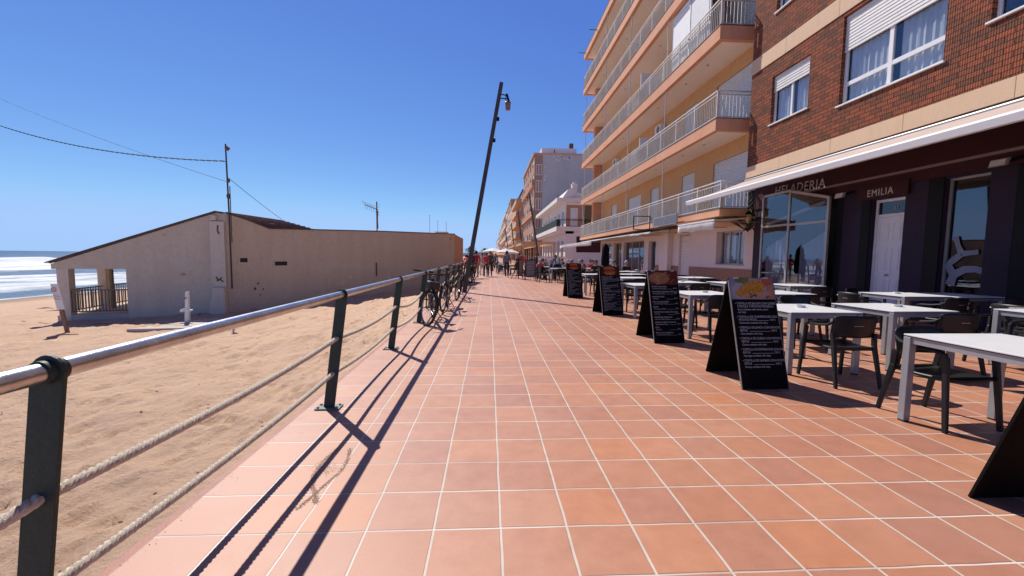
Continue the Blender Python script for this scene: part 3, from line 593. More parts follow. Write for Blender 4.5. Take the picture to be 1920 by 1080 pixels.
# ------------------------------------------------------------------ orange apartment building
def railing_mb(b,p,q,h=1.03,step=.135,rnd=None):
    p=Vector(p);q=Vector(q);L=(q-p).length;d=(q-p)/L;n=int(L/step)
    b.beam(p+Vector((0,0,h)),q+Vector((0,0,h)),.055,.045); b.beam(p+Vector((0,0,h-.13)),q+Vector((0,0,h-.13)),.03,.03); b.beam(p+Vector((0,0,.06)),q+Vector((0,0,.06)),.03,.03)
    for i in range(n+1):
        c=p+d*(L*i/n)
        if i%13==0: b.beam(c,c+Vector((0,0,h)),.05,.05,up=d)
        else: b.beam(c+Vector((0,0,.07)),c+Vector((0,0,h-.14)),  .030,.012,up=Vector((0,0,1)) if False else d)
def orange_building():
    t=empty('apartment_building',(12,28,0),0,'orange apartment building with long white railed balconies, second building on the right','building'); inv=Matrix.Translation((-12,-28,0))
    f=EAST(10.38); zb=[3.35,6.88,10.35,13.75,17.15]; bot=[3.05,6.40,9.80,13.20,16.60]; top=19.8
    ops=[]
    for z,zc in zip(zb,bot[1:]+[top]):
        hh=min(zc-z-.55,2.45)
        for a,c,k in ((16.3,18.95,1),(20.7,22.1,2),(25.1,26.4,2),(28.1,30.7,1),(33.5,34.9,2)): ops.append((a,c,z+.02,z+hh,k))
    b=MB(); wall_open(b,f,15.152,38.0,3.2,20.0,ops,.16,0,1,.5); b.box(10.9,21,15.152,38.0,3.2,20.0)
    b.quad((10.38,38,0),(10.9,38,0),(10.9,38,20),(10.38,38,20)); b.quad((10.38,15.152,3.2),(10.9,15.152,3.2),(10.9,15.152,20),(10.38,15.152,20)); b.build('wall',['orange','interior'],t)
    for o in ops:
        if o[4]==1: window(f,o[0],o[1],o[2],o[3],t,2,.98 if o[2]<9 or o[0]<20 else .6,.10,.06,curtain=False,sill=False)
        else: window(f,o[0],o[1],o[2],o[3],t,1,.97 if (int(o[2])+int(o[0]))%3 else .5,.10,.07,curtain=(int(o[2])+int(o[0]))%3==0,sill=False)
    # side column beyond the last window and far end loggia wall
    for i,(z0,z1) in enumerate(list(zip(bot,zb))+[(top,20.35)]):
        s=MB(); y1=39.6; xf=8.76
        ya=15.96 if i in(1,2,3,4,5) else 15.40
        # fascia band and soffit of the slab
        s.box(xf,xf+.2,ya,y1,z0,z1-.03,0); s.box(xf+.2,10.379,ya,ya+.2,z0,z1-.03,0); s.box(xf+.2,10.379,y1-.2,y1,z0,z1-.03,0)
        s.box(xf+.2,10.379,ya+.2,y1-.2,z0+.06,z0+.12,1); s.box(xf-.02,10.379,ya-.02,y1+.02,z1-.03,z1,2)
        s.box(xf+.2,10.379,ya+.2,y1-.2,z0+.121,z1-.031,0)
        sl_=s.build('balcony_slab' if i<5 else 'roof_slab',['salmon','soffit','darktrim'],t)
        if i<5:
            r=MB(); railing_mb(r,(xf+.06,ya+.06,z1),(xf+.06,y1-.06,z1)); 
            n0=len(r.v); railing_mb(r,(xf+.12,ya+.05,z1),(10.3,ya+.05,z1)); railing_mb(r,(xf+.12,y1-.05,z1),(10.3,y1-.05,z1)); r.build('railing','railw',sl_)
        d=MB()
        for y in (18.2,20.2,23.5,29.5,35.3): d.lathe([(.05,-.01),(.05,.0)],(9.5,y,z0+.058),12)
        d.build('downlight','blackedge',sl_)
    for z0,z1 in zip(zb,bot[1:]+[top]):
        for y in (21.0,26.6,32.3,38.6):
            p=MB(); p.tube([(8.86,y,z0),(8.86,y,z1+.02)],.032,8); p.build('balcony_post','railw',t,smooth=True)
    # side columns at the far loggia
    c=MB(); c.box(9.6,10.38,38.0,38.6,3.2,20.0); c.build('end_column','salmon',t)
    # glazed-in balcony on the third floor and one privacy screen
    e=MB(); e.box(9.0,9.06,17.2,20.8,10.36,13.15); e.box(9.06,10.36,20.74,20.8,10.36,13.15); e.box(8.96,9.0,18.9,18.99,10.36,13.15); e.box(8.96,9.0,17.2,20.8,11.25,11.33); e.build('balcony_enclosure','white',t)
    e=MB(); e.box(9.0,10.3,25.0,25.06,10.36,12.4); e.build('privacy_screen','white',t); e=MB(); e.box(9.0,10.3,24.9,24.96,6.89,8.6); e.build('privacy_screen','white',t)
    e=MB(); e.box(8.98,9.0,17.3,18.85,10.4,13.0); e.build('blind','shutter',t)
    for k,(y,zz) in enumerate(((31.2,10.35),(24.4,6.88),(33.0,6.88),(28.6,13.75),(22.6,17.15))):
        a=MB(); a.box(10.02,10.36,y,y+.8,zz+1.9,zz+2.45); ac=a.build('air_conditioner','white',t,bevel=.02); a=MB(); a.lathe([(.2,-.01),(.2,.01)],(0,0,0),16); g_=a.build('fan_grille','blackedge',ac); g_.matrix_parent_inverse=Matrix.Identity(4); g_.location=(10.01,y+.3,zz+2.17); g_.rotation_euler=(0,math.pi/2,0)
    # fixing bars at the roof edge
    for y in (35.0,38.9): e=MB(); e.beam((8.76,y,20.1),(8.1,y,20.1),.06,.06); e.build('roof_bracket','bolt',t)
    # ground floor
    g=EAST(10.38); ops=[(16.3,19.1,1.17,2.63),(20.85,22.05,0,2.66),(25.2,26.4,0,2.5),(27.2,31.4,.35,2.6),(31.9,33.9,.0,2.6),(34.5,37.6,.35,2.6)]
    b=MB(); wall_open(b,g,15.151,38.0,0,3.199,ops,.26,0,1,1.4); b.box(11.8,21,15.151,38.0,0,3.198); b.build('ground_floor_wall',['whitewall','interior'],t)
    d=MB()
    for a,c in ((15.2,20.80),(22.1,25.15)): d.box(10.345,10.379,a,c,0,.99)
    d.build('dado','dado',t)
    window(g,16.3,18.34,1.17,2.63,t,3,0,.22,.06,'greyframe',sillm='greyframe',lab='three sash ground floor window with net curtains')
    d=MB(); d.box(10.36,10.62,18.34,19.1,1.17,2.63); d.build('side_panel','whitewall',t)
    shutter_mb(g,20.86,22.04,0,2.64,-.12,.16,.02).build('roller_door','shutter',t)
    window(g,25.2,26.4,0,2.5,t,1,0,.2,.07,'greyframe',curtain=False,sill=False)
    d=MB(); d.box(10.1,10.37,22.9,24.0,0,3.05); d.build('pilaster','whitewall',t)
    for a,c,v,n_ in ((27.2,31.4,.35,3),(31.9,33.9,0,2),(34.5,37.6,.35,2)): window(g,a,c,v,2.6,t,n_,0,.2,.05,'greyframe',curtain=False,sill=False,glass='shopglass')
    d=MB(); d.box(10.2,10.37,15.6,27.0,2.82,3.04); d.build('cornice','band',t)
    m_=MB(); m_.box(10.30,10.376,23.3,23.5,1.5,1.72); m_.build('meter_box','alu',t)
    for o in t.children: o.matrix_parent_inverse=inv
orange_building()
def small_awning(y0,y1,xw,zw,xf,zf,val,lab,name='awning',m='whitecloth',drop=True):
    t=empty(name,(xf,(y0+y1)/2,zf),0,lab,'awning','awnings along the orange building'); o0=t.location.copy()
    b=MB(); n=14
    for i in range(n):
        a=y0+(y1-y0)*i/n-o0.y; c=y0+(y1-y0)*(i+1)/n-o0.y; w_=lambda k:.02*math.sin(k*1.9)
        b.quad((xw-xf,a,zw-zf),(xw-xf,c,zw-zf),(0,c,0),(0,a,0)); b.quad((0,a,0),(0,c,0),(-.03+w_(i+1),c,-val-.02*math.sin(i+1)),(-.03+w_(i),a,-val-.02*math.sin(i)))
    k=b.build('cloth',m,t,smooth=True,weld=True); s=k.modifiers.new('Solidify','SOLIDIFY'); s.thickness=.008
    b=MB(); b.beam((0,y0-o0.y,0),(0,y1-o0.y,0),.05,.05); b.build('front_bar','awnbar',t)
    for y in (y0+.15-o0.y,y1-.15-o0.y): b=MB(); b.beam((0,y,-.03),(xw-xf,y,zw-zf-.25),.03,.03); b.build('arm','alu',t)
small_awning(14.7,17.6,10.3,3.02,8.2,2.83,.33,'creased white awning with deep valance in front of the three sash window')
small_awning(20.7,23.7,10.3,3.0,8.2,2.72,.06,'narrow closed white awning bar over the white roller door')
small_awning(30.6,44.2,10.3,3.0,7.65,2.62,.30,'long pale awning at the far end of the orange building')
small_awning(23.9,37.9,10.3,3.02,8.55,2.80,.05,'thin beige awning edge over the dark shop windows',m='awning')
def grey_sign():
    t=empty('sign_box',(8.55,19.8,3.0),0,'blank grey sign box hung along the first balcony edge','sign')
    b=MB(); b.box(-.05,.05,-1.3,1.3,0,.46); b.build('casing','alu',t,bevel=.01)
    b=MB(); b.box(-.056,-.05,-1.25,-.03,.04,.42); b.box(-.056,-.05,.03,1.25,.04,.42); b.build('face','greyboard',t)
    t=empty('hanging_sign',(8.3,22.2,2.95),0,'empty rectangular black sign frame projecting from the orange balcony','sign')
    b=MB()
    for p,q in (((-.45,0,0),(.45,0,0)),((.45,0,0),(.45,0,.72)),((.45,0,.72),(-.45,0,.72)),((-.45,0,.72),(-.45,0,0))): b.beam(p,q,.04,.04,up=(0,1,0))
    b.build('frame','black',t); b=MB(); b.beam((.45,0,.6),(.6,0,.6),.03,.03,up=(0,1,0)); b.build('bracket','black',t)
grey_sign()
# ------------------------------------------------------------------ beach house
def beach_house():
    t=empty('beach_house',(-7.5,12.25,-.3),0,'low grey rendered beach house with sloping gable and open porch on the sand','house'); inv=Matrix.Translation((7.5,-12.25,.3))
    A=Vector((-11.2,11.3,0)); f=Frame(A,(.96858,.24869,0),(.24869,-.96858,0)); B=Vector((-7.5,12.25,0)); g=Frame(B,(.5205,.8538,0),(.8538,-.5205,0))
    b=MB(); P=f.P
    b.prism([P(u,v,0) for u,v in ((1.46,-.9),(3.83,-.9),(3.83,2.52),(3.6,2.55),(-.1,1.09),(-.1,.96),(1.46,.96))],f.N*-.18,0)
    b.prism([g.P(u,v,0) for u,v in ((0,-.9),(10.95,-.9),(10.95,2.53),(6,2.38),(2.43,2.235),(1.25,2.19),(.55,2.42),(.02,2.55))],g.N*-.2,0)
    b.prism([(-1.8,21.6,-.9),(-1.5,24.0,-.9),(-1.5,24.0,2.40),(-1.8,21.6,2.53)],(-.2,0,0),1)
    b.prism([(-9.6,11.85,-.9),(-7.75,12.35,-.9),(-2.1,21.6,-.9),(-1.7,24.0,-.9),(-8,25,-.9),(-10.6,15.9,-.9)],(0,0,1.9),0)
    b.prism([(-7.7,12.7,1),(-2.1,21.6,1),(-1.7,24.0,1),(-8,25,1),(-8.2,16,1)],(0,0,1.1),0)
    b.build('wall',['shack','shackred'],t)
    # roof: two tiled slopes, the seaward one running down over the porch
    b=MB(); r0=(-7.72,12.15,2.585); r1=(-7.62,15.7,2.60)
    b.prism([r0,r1,(-11.95,15.0,1.14),(-11.38,11.2,1.115)],(0,0,.02),0)
    b.prism([(-7.60,12.32,2.54),(-6.96,13.42,2.22),(-6.2,14.62,2.22),(-6.3,15.6,2.20),r1],(0,0,.045),0)
    b.build('roof','rooftile',t)
    for i in range(9):    # rows of tiles standing proud
        pass
    c=MB()
    for k in range(7):
        s=(k+.5)/7; a=Vector((-7.60,12.32,2.59)).lerp(Vector((-6.96,13.42,2.27)),s); e=Vector(r1).lerp(Vector((-6.3,15.6,2.25)),s)+Vector((0,0,.03)); c.tube([a,e],.035,6)
    c.build('tile_ridge','rooftile',t)
    c=MB()
    for (u0,v0),(u1,v1) in (((0.03,2.56),(.55,2.43)),((.55,2.43),(1.25,2.20)),((1.25,2.20),(2.43,2.245)),((2.43,2.245),(6,2.39)),((6,2.39),(10.98,2.54))): c.beam(g.P(u0,v0,-.1),g.P(u1,v1,-.1),.26,.035)
    c.beam(P(-.12,1.115,.0),P(3.62,2.575,.0),.06,.03); c.build('coping','darktrim',t)
    # pillars of the porch, parapet, floor slab
    for (u,dd,w_) in ((.0,0,.24),(.0,-1.6,.2),(.0,-3.2,.22)):
        c=MB(); fbox(c,f,u,u+w_,-.9,.97,dd-w_,dd); c.build('porch_pillar','shackpale',t)
    c=MB(); c.beam(P(.34,-.5,-1.6),P(.34,1.0,-1.6),.07,.07); c.build('porch_pole','wood',t)
    c=MB(); fbox(c,f,-.05,1.46,-.9,-.26,-3.4,-.02); c.build('porch_floor','concrete',t)
    c=MB(); fbox(c,f,-.05,1.46,.96,1.06,-3.4,-.18); c.build('porch_ceiling','shackpale',t)
    c=MB()
    def rl(p,q,n):
        c.beam(p+Vector((0,0,.62)),q+Vector((0,0,.62)),.03,.03); c.beam(p+Vector((0,0,.05)),q+Vector((0,0,.05)),.03,.03)
        for i in range(n+1): a=p.lerp(q,i/n); c.beam(a+Vector((0,0,.05)),a+Vector((0,0,.62)),.018,.018,up=(1,0,0))
    rl(P(.24,-.22,-.06),P(1.46,-.22,-.06),17); rl(P(.1,-.22,-.3),P(.1,-.22,-3.2),26); c.build('porch_railing','wood',t)
    # pilaster and buttress under the mast, vents, junction box, cracks
    c=MB(); fbox(c,f,3.45,3.80,-.9,2.3,.0,.08); c.build('pilaster','shackpale',t)
    c=MB(); c.prism([P(3.30,-.9,0),P(3.85,-.9,0),P(3.80,.45,0),P(3.52,.45,0)],f.N*.26); c.build('buttress','shackpale',t,bevel=.03)
    c=MB(); fbox(c,f,3.50,3.62,2.34,2.47,.0,.12); c.build('junction_box','shackpale',t)
    for u in (.34,1.38):
        v=1.15 if u<1 else 1.04; w_=.22 if u<1 else .42
        c=MB(); fbox(c,g,u-.03,u+w_+.03,v-.04,v,0,.03); fbox(c,g,u-.03,u+w_+.03,v+.13,v+.17,0,.03); fbox(c,g,u-.03,u,v,v+.13,0,.03); fbox(c,g,u+w_,u+w_+.03,v,v+.13,0,.03); vf=c.build('vent','shackpale',t)
        c=MB(); fbox(c,g,u,u+w_,v,v+.13,.0,.006); c.build('grille','interior',vf)
    rr=random.Random(4)
    def blob(fr,u,v,ru,rv,m_,nm):
        n=14; c=MB(); c.prism([fr.P(u+ru*(.5+.6*rr.random())*math.cos(6.283*i/n),v+rv*(.5+.6*rr.random())*math.sin(6.283*i/n),.001) for i in range(n)],fr.N*.006); c.build(nm,m_,t)
    for u,v,a,b_ in ((2.75,.82,.10,.05),(2.35,1.9,.06,.02),(.75,.35,.05,.05),(.9,.15,.03,.03),(1.0,.32,.04,.03),(.85,.5,.03,.04)): blob(f if u>1.1 else g,u,v,a,b_,'darktrim' if u<1.1 else 'shackred','plaster_scar')
    for u,v,a,b_ in ((3.9,.35,.28,.14),(4.3,.55,.12,.08),(3.4,.5,.1,.06),(7.2,.45,.2,.12),(8.6,.30,.15,.1),(10.6,2.30,.16,.10),(10.55,1.9,.05,.3)): blob(g,u,v,a,b_,'shackpale' if v<1 else 'shackred','plaster_patch')
    c=MB()
    for p,q in (((3.66,2.2),(3.64,2.05)),((3.64,2.05),(3.68,1.95)),((3.56,.75),(3.62,.63)),((3.66,.66),(3.74,.60)),((3.58,.62),(3.70,.72))): c.beam(P(p[0],p[1],.085),P(q[0],q[1],.085),.012,.035)
    c.build('crack','darktrim',t)
    c=MB(); c.beam(g.P(5.6,1.1,.02),g.P(5.6,.55,.02),.05,.04); c.build('downpipe','rust',t)
    for o in t.children: o.matrix_parent_inverse=inv
beach_house()
def mast():
    t=empty('utility_mast',(-7.36,12.20,1.4),0,'thin rusty utility mast rising from the peak of the beach house','mast')
    b=MB(); b.tube([(0,0,-1.0),(.0,0,1.2),(-.02,0,3.06)],[.024,.022,.020],8); b.tube([(.05,.0,.3),(.05,0,1.9)],.012,6); b.build('pole','polegrey',t,smooth=True)
    b=MB(); b.beam((0,0,2.9),(.06,0,2.98),.05,.09); b.lathe([(.03,-.05),(.045,0),(.03,.05)],(.02,0,2.05),8); b.lathe([(.03,-.07),(.05,0),(.03,.07)],(.0,0,1.62),8); b.build('insulator','rust',t)
mast()
def wire(pts,r,lab,grp='overhead cables at the beach house'):
    b=MB(); b.tube(pts,r,6); tag(b.build('overhead_cable','cable',smooth=True),lab,'cable',grp)
def sag(p,q,s,n=28):
    p=Vector(p);q=Vector(q); return [p.lerp(q,i/n)-Vector((0,0,s*4*(i/n)*(1-i/n))) for i in range(n+1)]
def twisted(p,q,s):
    base=sag(p,q,s,160); out=MB()
    for k in range(2): out.tube([v+Vector((0,.012*math.cos(i*.9+k*3.14),.012*math.sin(i*.9+k*3.14))) for i,v in enumerate(base)],.010,5)
    tag(out.build('overhead_cable','cable',smooth=True),'thick twisted black cable running left from the utility mast','cable','overhead cables at the beach house')
twisted((-7.38,12.2,3.99),(-19.0,17.5,6.25),.28)
wire(sag((-7.38,12.2,3.42),(-19.0,17.5,7.3),.10),.006,'thin grey cable crossing behind the thick twisted cable')
wire(sag((-7.36,12.2,3.55),(-7.55,15.6,2.66),.03),.007,'short cable sloping from the mast down to the tiled roof')
def antenna():
    t=empty('tv_antenna',(-6.38,24.0,2.0),0,'rusty television antenna standing on the flat roof of the beach house','antenna')
    b=MB(); b.tube([(0,0,0),(0,0,2.42)],.035,6); b.tube([(.05,0,.9),(.03,0,1.4),(.05,0,1.9)],.03,5); b.build('mast_pole','rust',t)
    b=MB(); b.beam((.1,0,1.95),(-.62,-.1,2.22),.03,.03)
    for k in range(6):
        x=-.62+.12*k; z=2.22-.045*k
        b.beam((x,-.1,z-.05),(x-.10,-.3,z+.20),.014,.014); b.beam((x,-.1,z),(x-.08,.2,z-.20),.014,.014)
    for dz in (-.3,-.15,.15,.3): b.beam((.1,-.15,1.98+dz),(.1,.2,1.98+dz),.014,.014,up=(1,0,0))
    b.build('dipole_array','rust',t)
antenna()
for x,y,h in ((-3.3,23.2,.95),(-2.9,23.6,.70),(-2.45,23.8,.62)):
    b=MB(); b.tube([(x,y,2.05),(x,y,2.7+h)],.012,5); tag(b.build('rod_antenna','bolt'),'thin rod antenna above the right end of the beach house roof','antenna','rod antennas on the beach house roof')
b=MB(); b.box(-2.9,-2.3,22.6,23.1,2.09,2.66); b.box(-2.95,-2.25,22.55,23.15,2.661,2.70); tag(b.build('roof_tank','concrete'),'small pale box on the right end of the beach house roof','tank')
def shower():
    t=empty('foot_shower',(-7.15,10.1,-.30),0,'white foot shower post standing on its concrete slab in the sand','shower')
    b=MB(); b.beam((0,0,-.05),(.03,0,.80),.10,.08,w2=.07,h2=.06,up=(0,1,0)); b.build('post','white',t,bevel=.01)
    b=MB(); b.tube([(-.11,-.03,.36),(.0,-.03,.38),(.13,-.03,.36)],.022,8); b.lathe([(.05,-.02),(.05,.02)],(-.08,-.03,.34),8); b.lathe([(.045,-.02),(.045,.02)],(.11,-.03,.36),8); b.build('tap','white',t)
    b=MB(); b.tube([(.03,-.06,.66),(.03,-.12,.62)],.018,8); b.build('nozzle','bolt',t)
    b=MB(); b.prism([(-7.7,9.1,-.33),(-5.9,9.4,-.33),(-5.5,10.6,-.33),(-6.9,10.9,-.33)],(0,0,.11)); tag(b.build('shower_slab','concrete',bevel=.01),'pale concrete slab half buried in sand under the foot shower','slab')
shower()
def warning_sign():
    t=empty('sign_post',(-9.26,9.5,-.35),0,'leaning wooden post with a faded red and white warning plate in front of the porch','sign')
    b=MB(); b.beam((0,0,-.1),(-.19,0,1.02),.07,.04,up=(0,1,0)); b.build('post','rustwood',t)
    b=MB(); b.prism([(-.26,-.04,1.06),(-.10,-.04,1.06),(.0,-.04,.50),(-.16,-.04,.50)],(0,.012,0)); pl=b.build('plate','white',t)
    b=MB(); b.tube([(-.19+.05*math.cos(a*.5236),-.046,.93+.05*math.sin(a*.5236)) for a in range(12)],.009,5,closed=True); b.beam((-.225,-.046,.96),(-.155,-.046,.90),.006,.014,up=(0,1,0)); b.beam((-.22,-.046,.80),(-.07,-.046,.78),.006,.02,up=(0,1,0)); b.beam((-.21,-.046,.74),(-.07,-.046,.72),.006,.015,up=(0,1,0)); b.build('symbol','shackred',pl)
warning_sign()
for i,(x,y,l,a) in enumerate(((-9.6,10.3,.5,.4),(-8.9,8.7,.45,.9),(-7.9,11.6,.3,2),(-10.9,12.2,.5,.1),(-14.5,14.2,.7,.3),(-16,15.4,.5,.2))):
    b=MB(); z=float(sand_base(x))+.01; b.tube([(x,y,z),(x+l*.5*math.cos(a),y+l*.5*math.sin(a),z+.03),(x+l*math.cos(a),y+l*math.sin(a),z)],[.012,.016,.008],6)
    tag(b.build('driftwood','wood',smooth=True),'bleached stick of driftwood lying on the sand','driftwood','driftwood on the beach')
# small stones and debris on the sand near the wall foot
def debris():
    b=MB(); rr=random.Random(9)
    for k in range(190):
        x=-rr.uniform(1.9,8.5); y=rr.uniform(1,16)
        if x<-7.5 and y>11.8: continue
        s=rr.uniform(.004,.014); z=float(sand_base(x))+.02
        b.lathe([(0,-s*.5),(s,-s*.2),(s*.9,s*.3),(0,s*.6)],(x,y,z),6,sx=rr.uniform(.7,1.6))
    tag(b.build('beach_debris','wood'),'scattered pebbles and bits of wood on the sand by the railing','debris',kind='stuff')
debris()
# ------------------------------------------------------------------ promenade railing
POSTS=[(1.30,0),(3.80,0),(6.22,0)]+[(6.22+2.45*k,0) for k in range(1,21)]
def railing():
    t=empty('railing',(-1.45,1.3,0),0,'dark green railing with steel handrail and two ropes along the beach edge','railing'); inv=Matrix.Translation((1.45,-1.3,0))
    ys=[-1.2]+[p[0] for p in POSTS]
    bx,tx=-1.47,-1.33; zt=1.057
    def X(z): return bx+(tx-bx)*z/zt
    rr=random.Random(2)
    for i,y in enumerate(ys):
        b=MB(); w_=.049; pts=[]
        for z in (0.006,.98): pts.append((z,w_))
        prof=[(X(0.006)-w_,y,.006),(X(.006)+w_,y,.006),(X(1.02)+w_,y,1.02)]
        for a in range(0,181,18): prof.append((tx+w_*math.cos(math.radians(a)),y,zt-.005+.055*math.sin(math.radians(a))))
        prof.append((X(1.02)-w_,y,1.02))
        b.prism([Vector(p)-Vector((0,.007,0)) for p in prof],(0,.014,0))
        p=b.build('post','green',t,bevel=.002)
        c=MB(); c.box(bx-.11,bx+.11,y-.065,y+.065,.004,.014); bp=c.build('base_plate','greenplate',p,bevel=.002)
        c=MB()
        for sx in(-.085,.085):
            for sy in (-.04,.04): c.lathe([(.012,.0),(.012,.012),(.006,.016)],(bx+sx,y+sy,.014),6)
        c.build('bolt','bolt',bp)
        c=MB(); c.tube([(tx,y-.03,zt),(tx,y+.03,zt)],.037,18); c.build('collar','green',p,smooth=True)
    y=ys[0]; seg=MB(); n=0
    while y<56: 
        seg.tube([(tx,y,zt),(tx,min(y+4.9,56.5),zt)],.031,24); y+=4.9
    seg.build('handrail','steel',t,smooth=True)
    for i in range(len(ys)-1):
        for z0,sg in ((.655,.035),(.325,.03)):
            a=Vector((X(z0),ys[i],z0)); c=Vector((X(z0),ys[i+1],z0)); sgg=sg*rr.uniform(.9,1.6)*(1.0 if i<3 else 2.2); b=MB()
            L=(c-a).length
            if i<5:
                n=int(L/(.0105 if i<2 else .02)); 
                for k in range(3):
                    pts=[]
                    for j in range(n+1):
                        s=j/n; q=a.lerp(c,s)-Vector((0,0,sgg*4*s*(1-s))); ph=2*math.pi*(s*L/.085)+k*2.094
                        pts.append(q+Vector((math.cos(ph)*.0105,0,math.sin(ph)*.0105)))
                    b.tube(pts,.0105,7)
            else:
                b.tube([a.lerp(c,s/10)-Vector((0,0,sgg*4*s/10*(1-s/10))) for s in range(11)],.016,6)
            b.build('rope','rope',t,smooth=True)
    for o in t.children: o.matrix_parent_inverse=inv
railing()
# drifted sand scribble on the tiles
def sand_marks():
    b=MB(); rr=random.Random(8)
    def path(pts,n,sp):
        for i in range(n):
            s=rr.random()*(len(pts)-1); k=int(s); f=s-k; x=pts[k][0]*(1-f)+pts[k+1][0]*f+rr.gauss(0,sp); y=pts[k][1]*(1-f)+pts[k+1][1]*f+rr.gauss(0,sp)
            r=rr.uniform(.001,.0026); b.lathe([(r,0),(r*.8,r*.3),(0,r*.45)],(x,y,.001),5)
    path([(-1.10,2.98),(-1.13,2.80),(-1.12,2.62),(-1.07,2.48),(-1.0,2.36),(-.98,2.31)],1500,.008)
    path([(-1.01,2.98),(-.97,2.82),(-.96,2.66),(-1.0,2.50),(-1.03,2.36),(-1.06,2.25)],1400,.007)
    path([(-1.13,2.72),(-1.08,2.74),(-1.03,2.62)],300,.03)
    for k in range(260):
        y=rr.uniform(1.2,12); x=-1.66+abs(rr.gauss(0,.022+.03*math.sin(y*3)**2)); r=rr.uniform(.001,.003); b.lathe([(r,0),(r*.8,r*.5),(0,r*.7)],(x,y,.001),5)
    tag(b.build('spilled_sand','sand'),'thin trails of beach sand spilled on the tiles','sand',kind='stuff')
sand_marks()
# ------------------------------------------------------------------ leaning lamp poles
def lamp_pole(base,top,lab,arm=(.36,0,-.2),wid=.17,grp=None,flip=1):
    t=empty('street_lamp',base,0,lab,'street lamp',grp); d=Vector(top)-Vector(base)
    b=MB(); b.beam((0,0,0),d,wid,wid,w2=wid*.82,h2=wid*.82,up=(0,1,0)); p=b.build('pole','polegrey',t,bevel=.01)
    k=d.normalized(); a=d-k*.42; s=flip; e=a+Vector((s*.30,0,-.05))
    b=MB(); b.beam(a,e,.03,.03,up=(0,1,0)); b.beam(a+Vector((0,0,-.15)),e+Vector((0,0,-.12)),.03,.03,up=(0,1,0)); b.build('bracket','black',t)
    b=MB(); b.beam(e+Vector((-.03*s,0,.06)),e+Vector((.07*s,0,-.26)),.07,.07,up=(0,1,0)); b.tube([e+Vector((-.06*s,0,.0)),e+Vector((-.06*s,0,-.26))],.015,6); b.build('lamp_arm','black',t)
    b=MB(); c=e+Vector((.02*s,0,-.26)); b.lathe([(.10,-.0),(.105,-.03),(.09,-.26),(.06,-.27)],c,12); b.lathe([(.12,.0),(.09,.04),(.04,.06)],c,12); b.build('lamp_shade','copper',t,smooth=True)
    for q in (1.35,2.15): b=MB(); m_=d-k*q+Vector((.11*s,0,0)); b.box(m_.x-.05,m_.x+.05,m_.y-.05,m_.y+.05,m_.z-.06,m_.z+.06); b.build('clamp','black',t)
    return t
lamp_pole((-.95,15.95,0),(.42,15.95,7.9),'tall leaning lamp pole at the railing behind the first bicycle')
G='leaning lamp poles on the far terrace side'
lamp_pole((6.45,52,0),(4.94,52,9.3),'nearest of the far lamp poles leaning towards the sea by the two storey cafe',wid=.22,grp=G,flip=-1)
lamp_pole((6.45,76,0),(5.25,76,9.6),'second far lamp pole leaning seaward, beyond the two storey cafe',wid=.24,grp=G,flip=-1)
lamp_pole((6.6,102,0),(5.4,102,9.6),'third far lamp pole leaning seaward, halfway along the pergolas',wid=.28,grp=G,flip=-1)
lamp_pole((6.6,135,0),(5.2,135,10.5),'farthest visible leaning lamp pole down the street',wid=.3,grp=G,flip=-1)
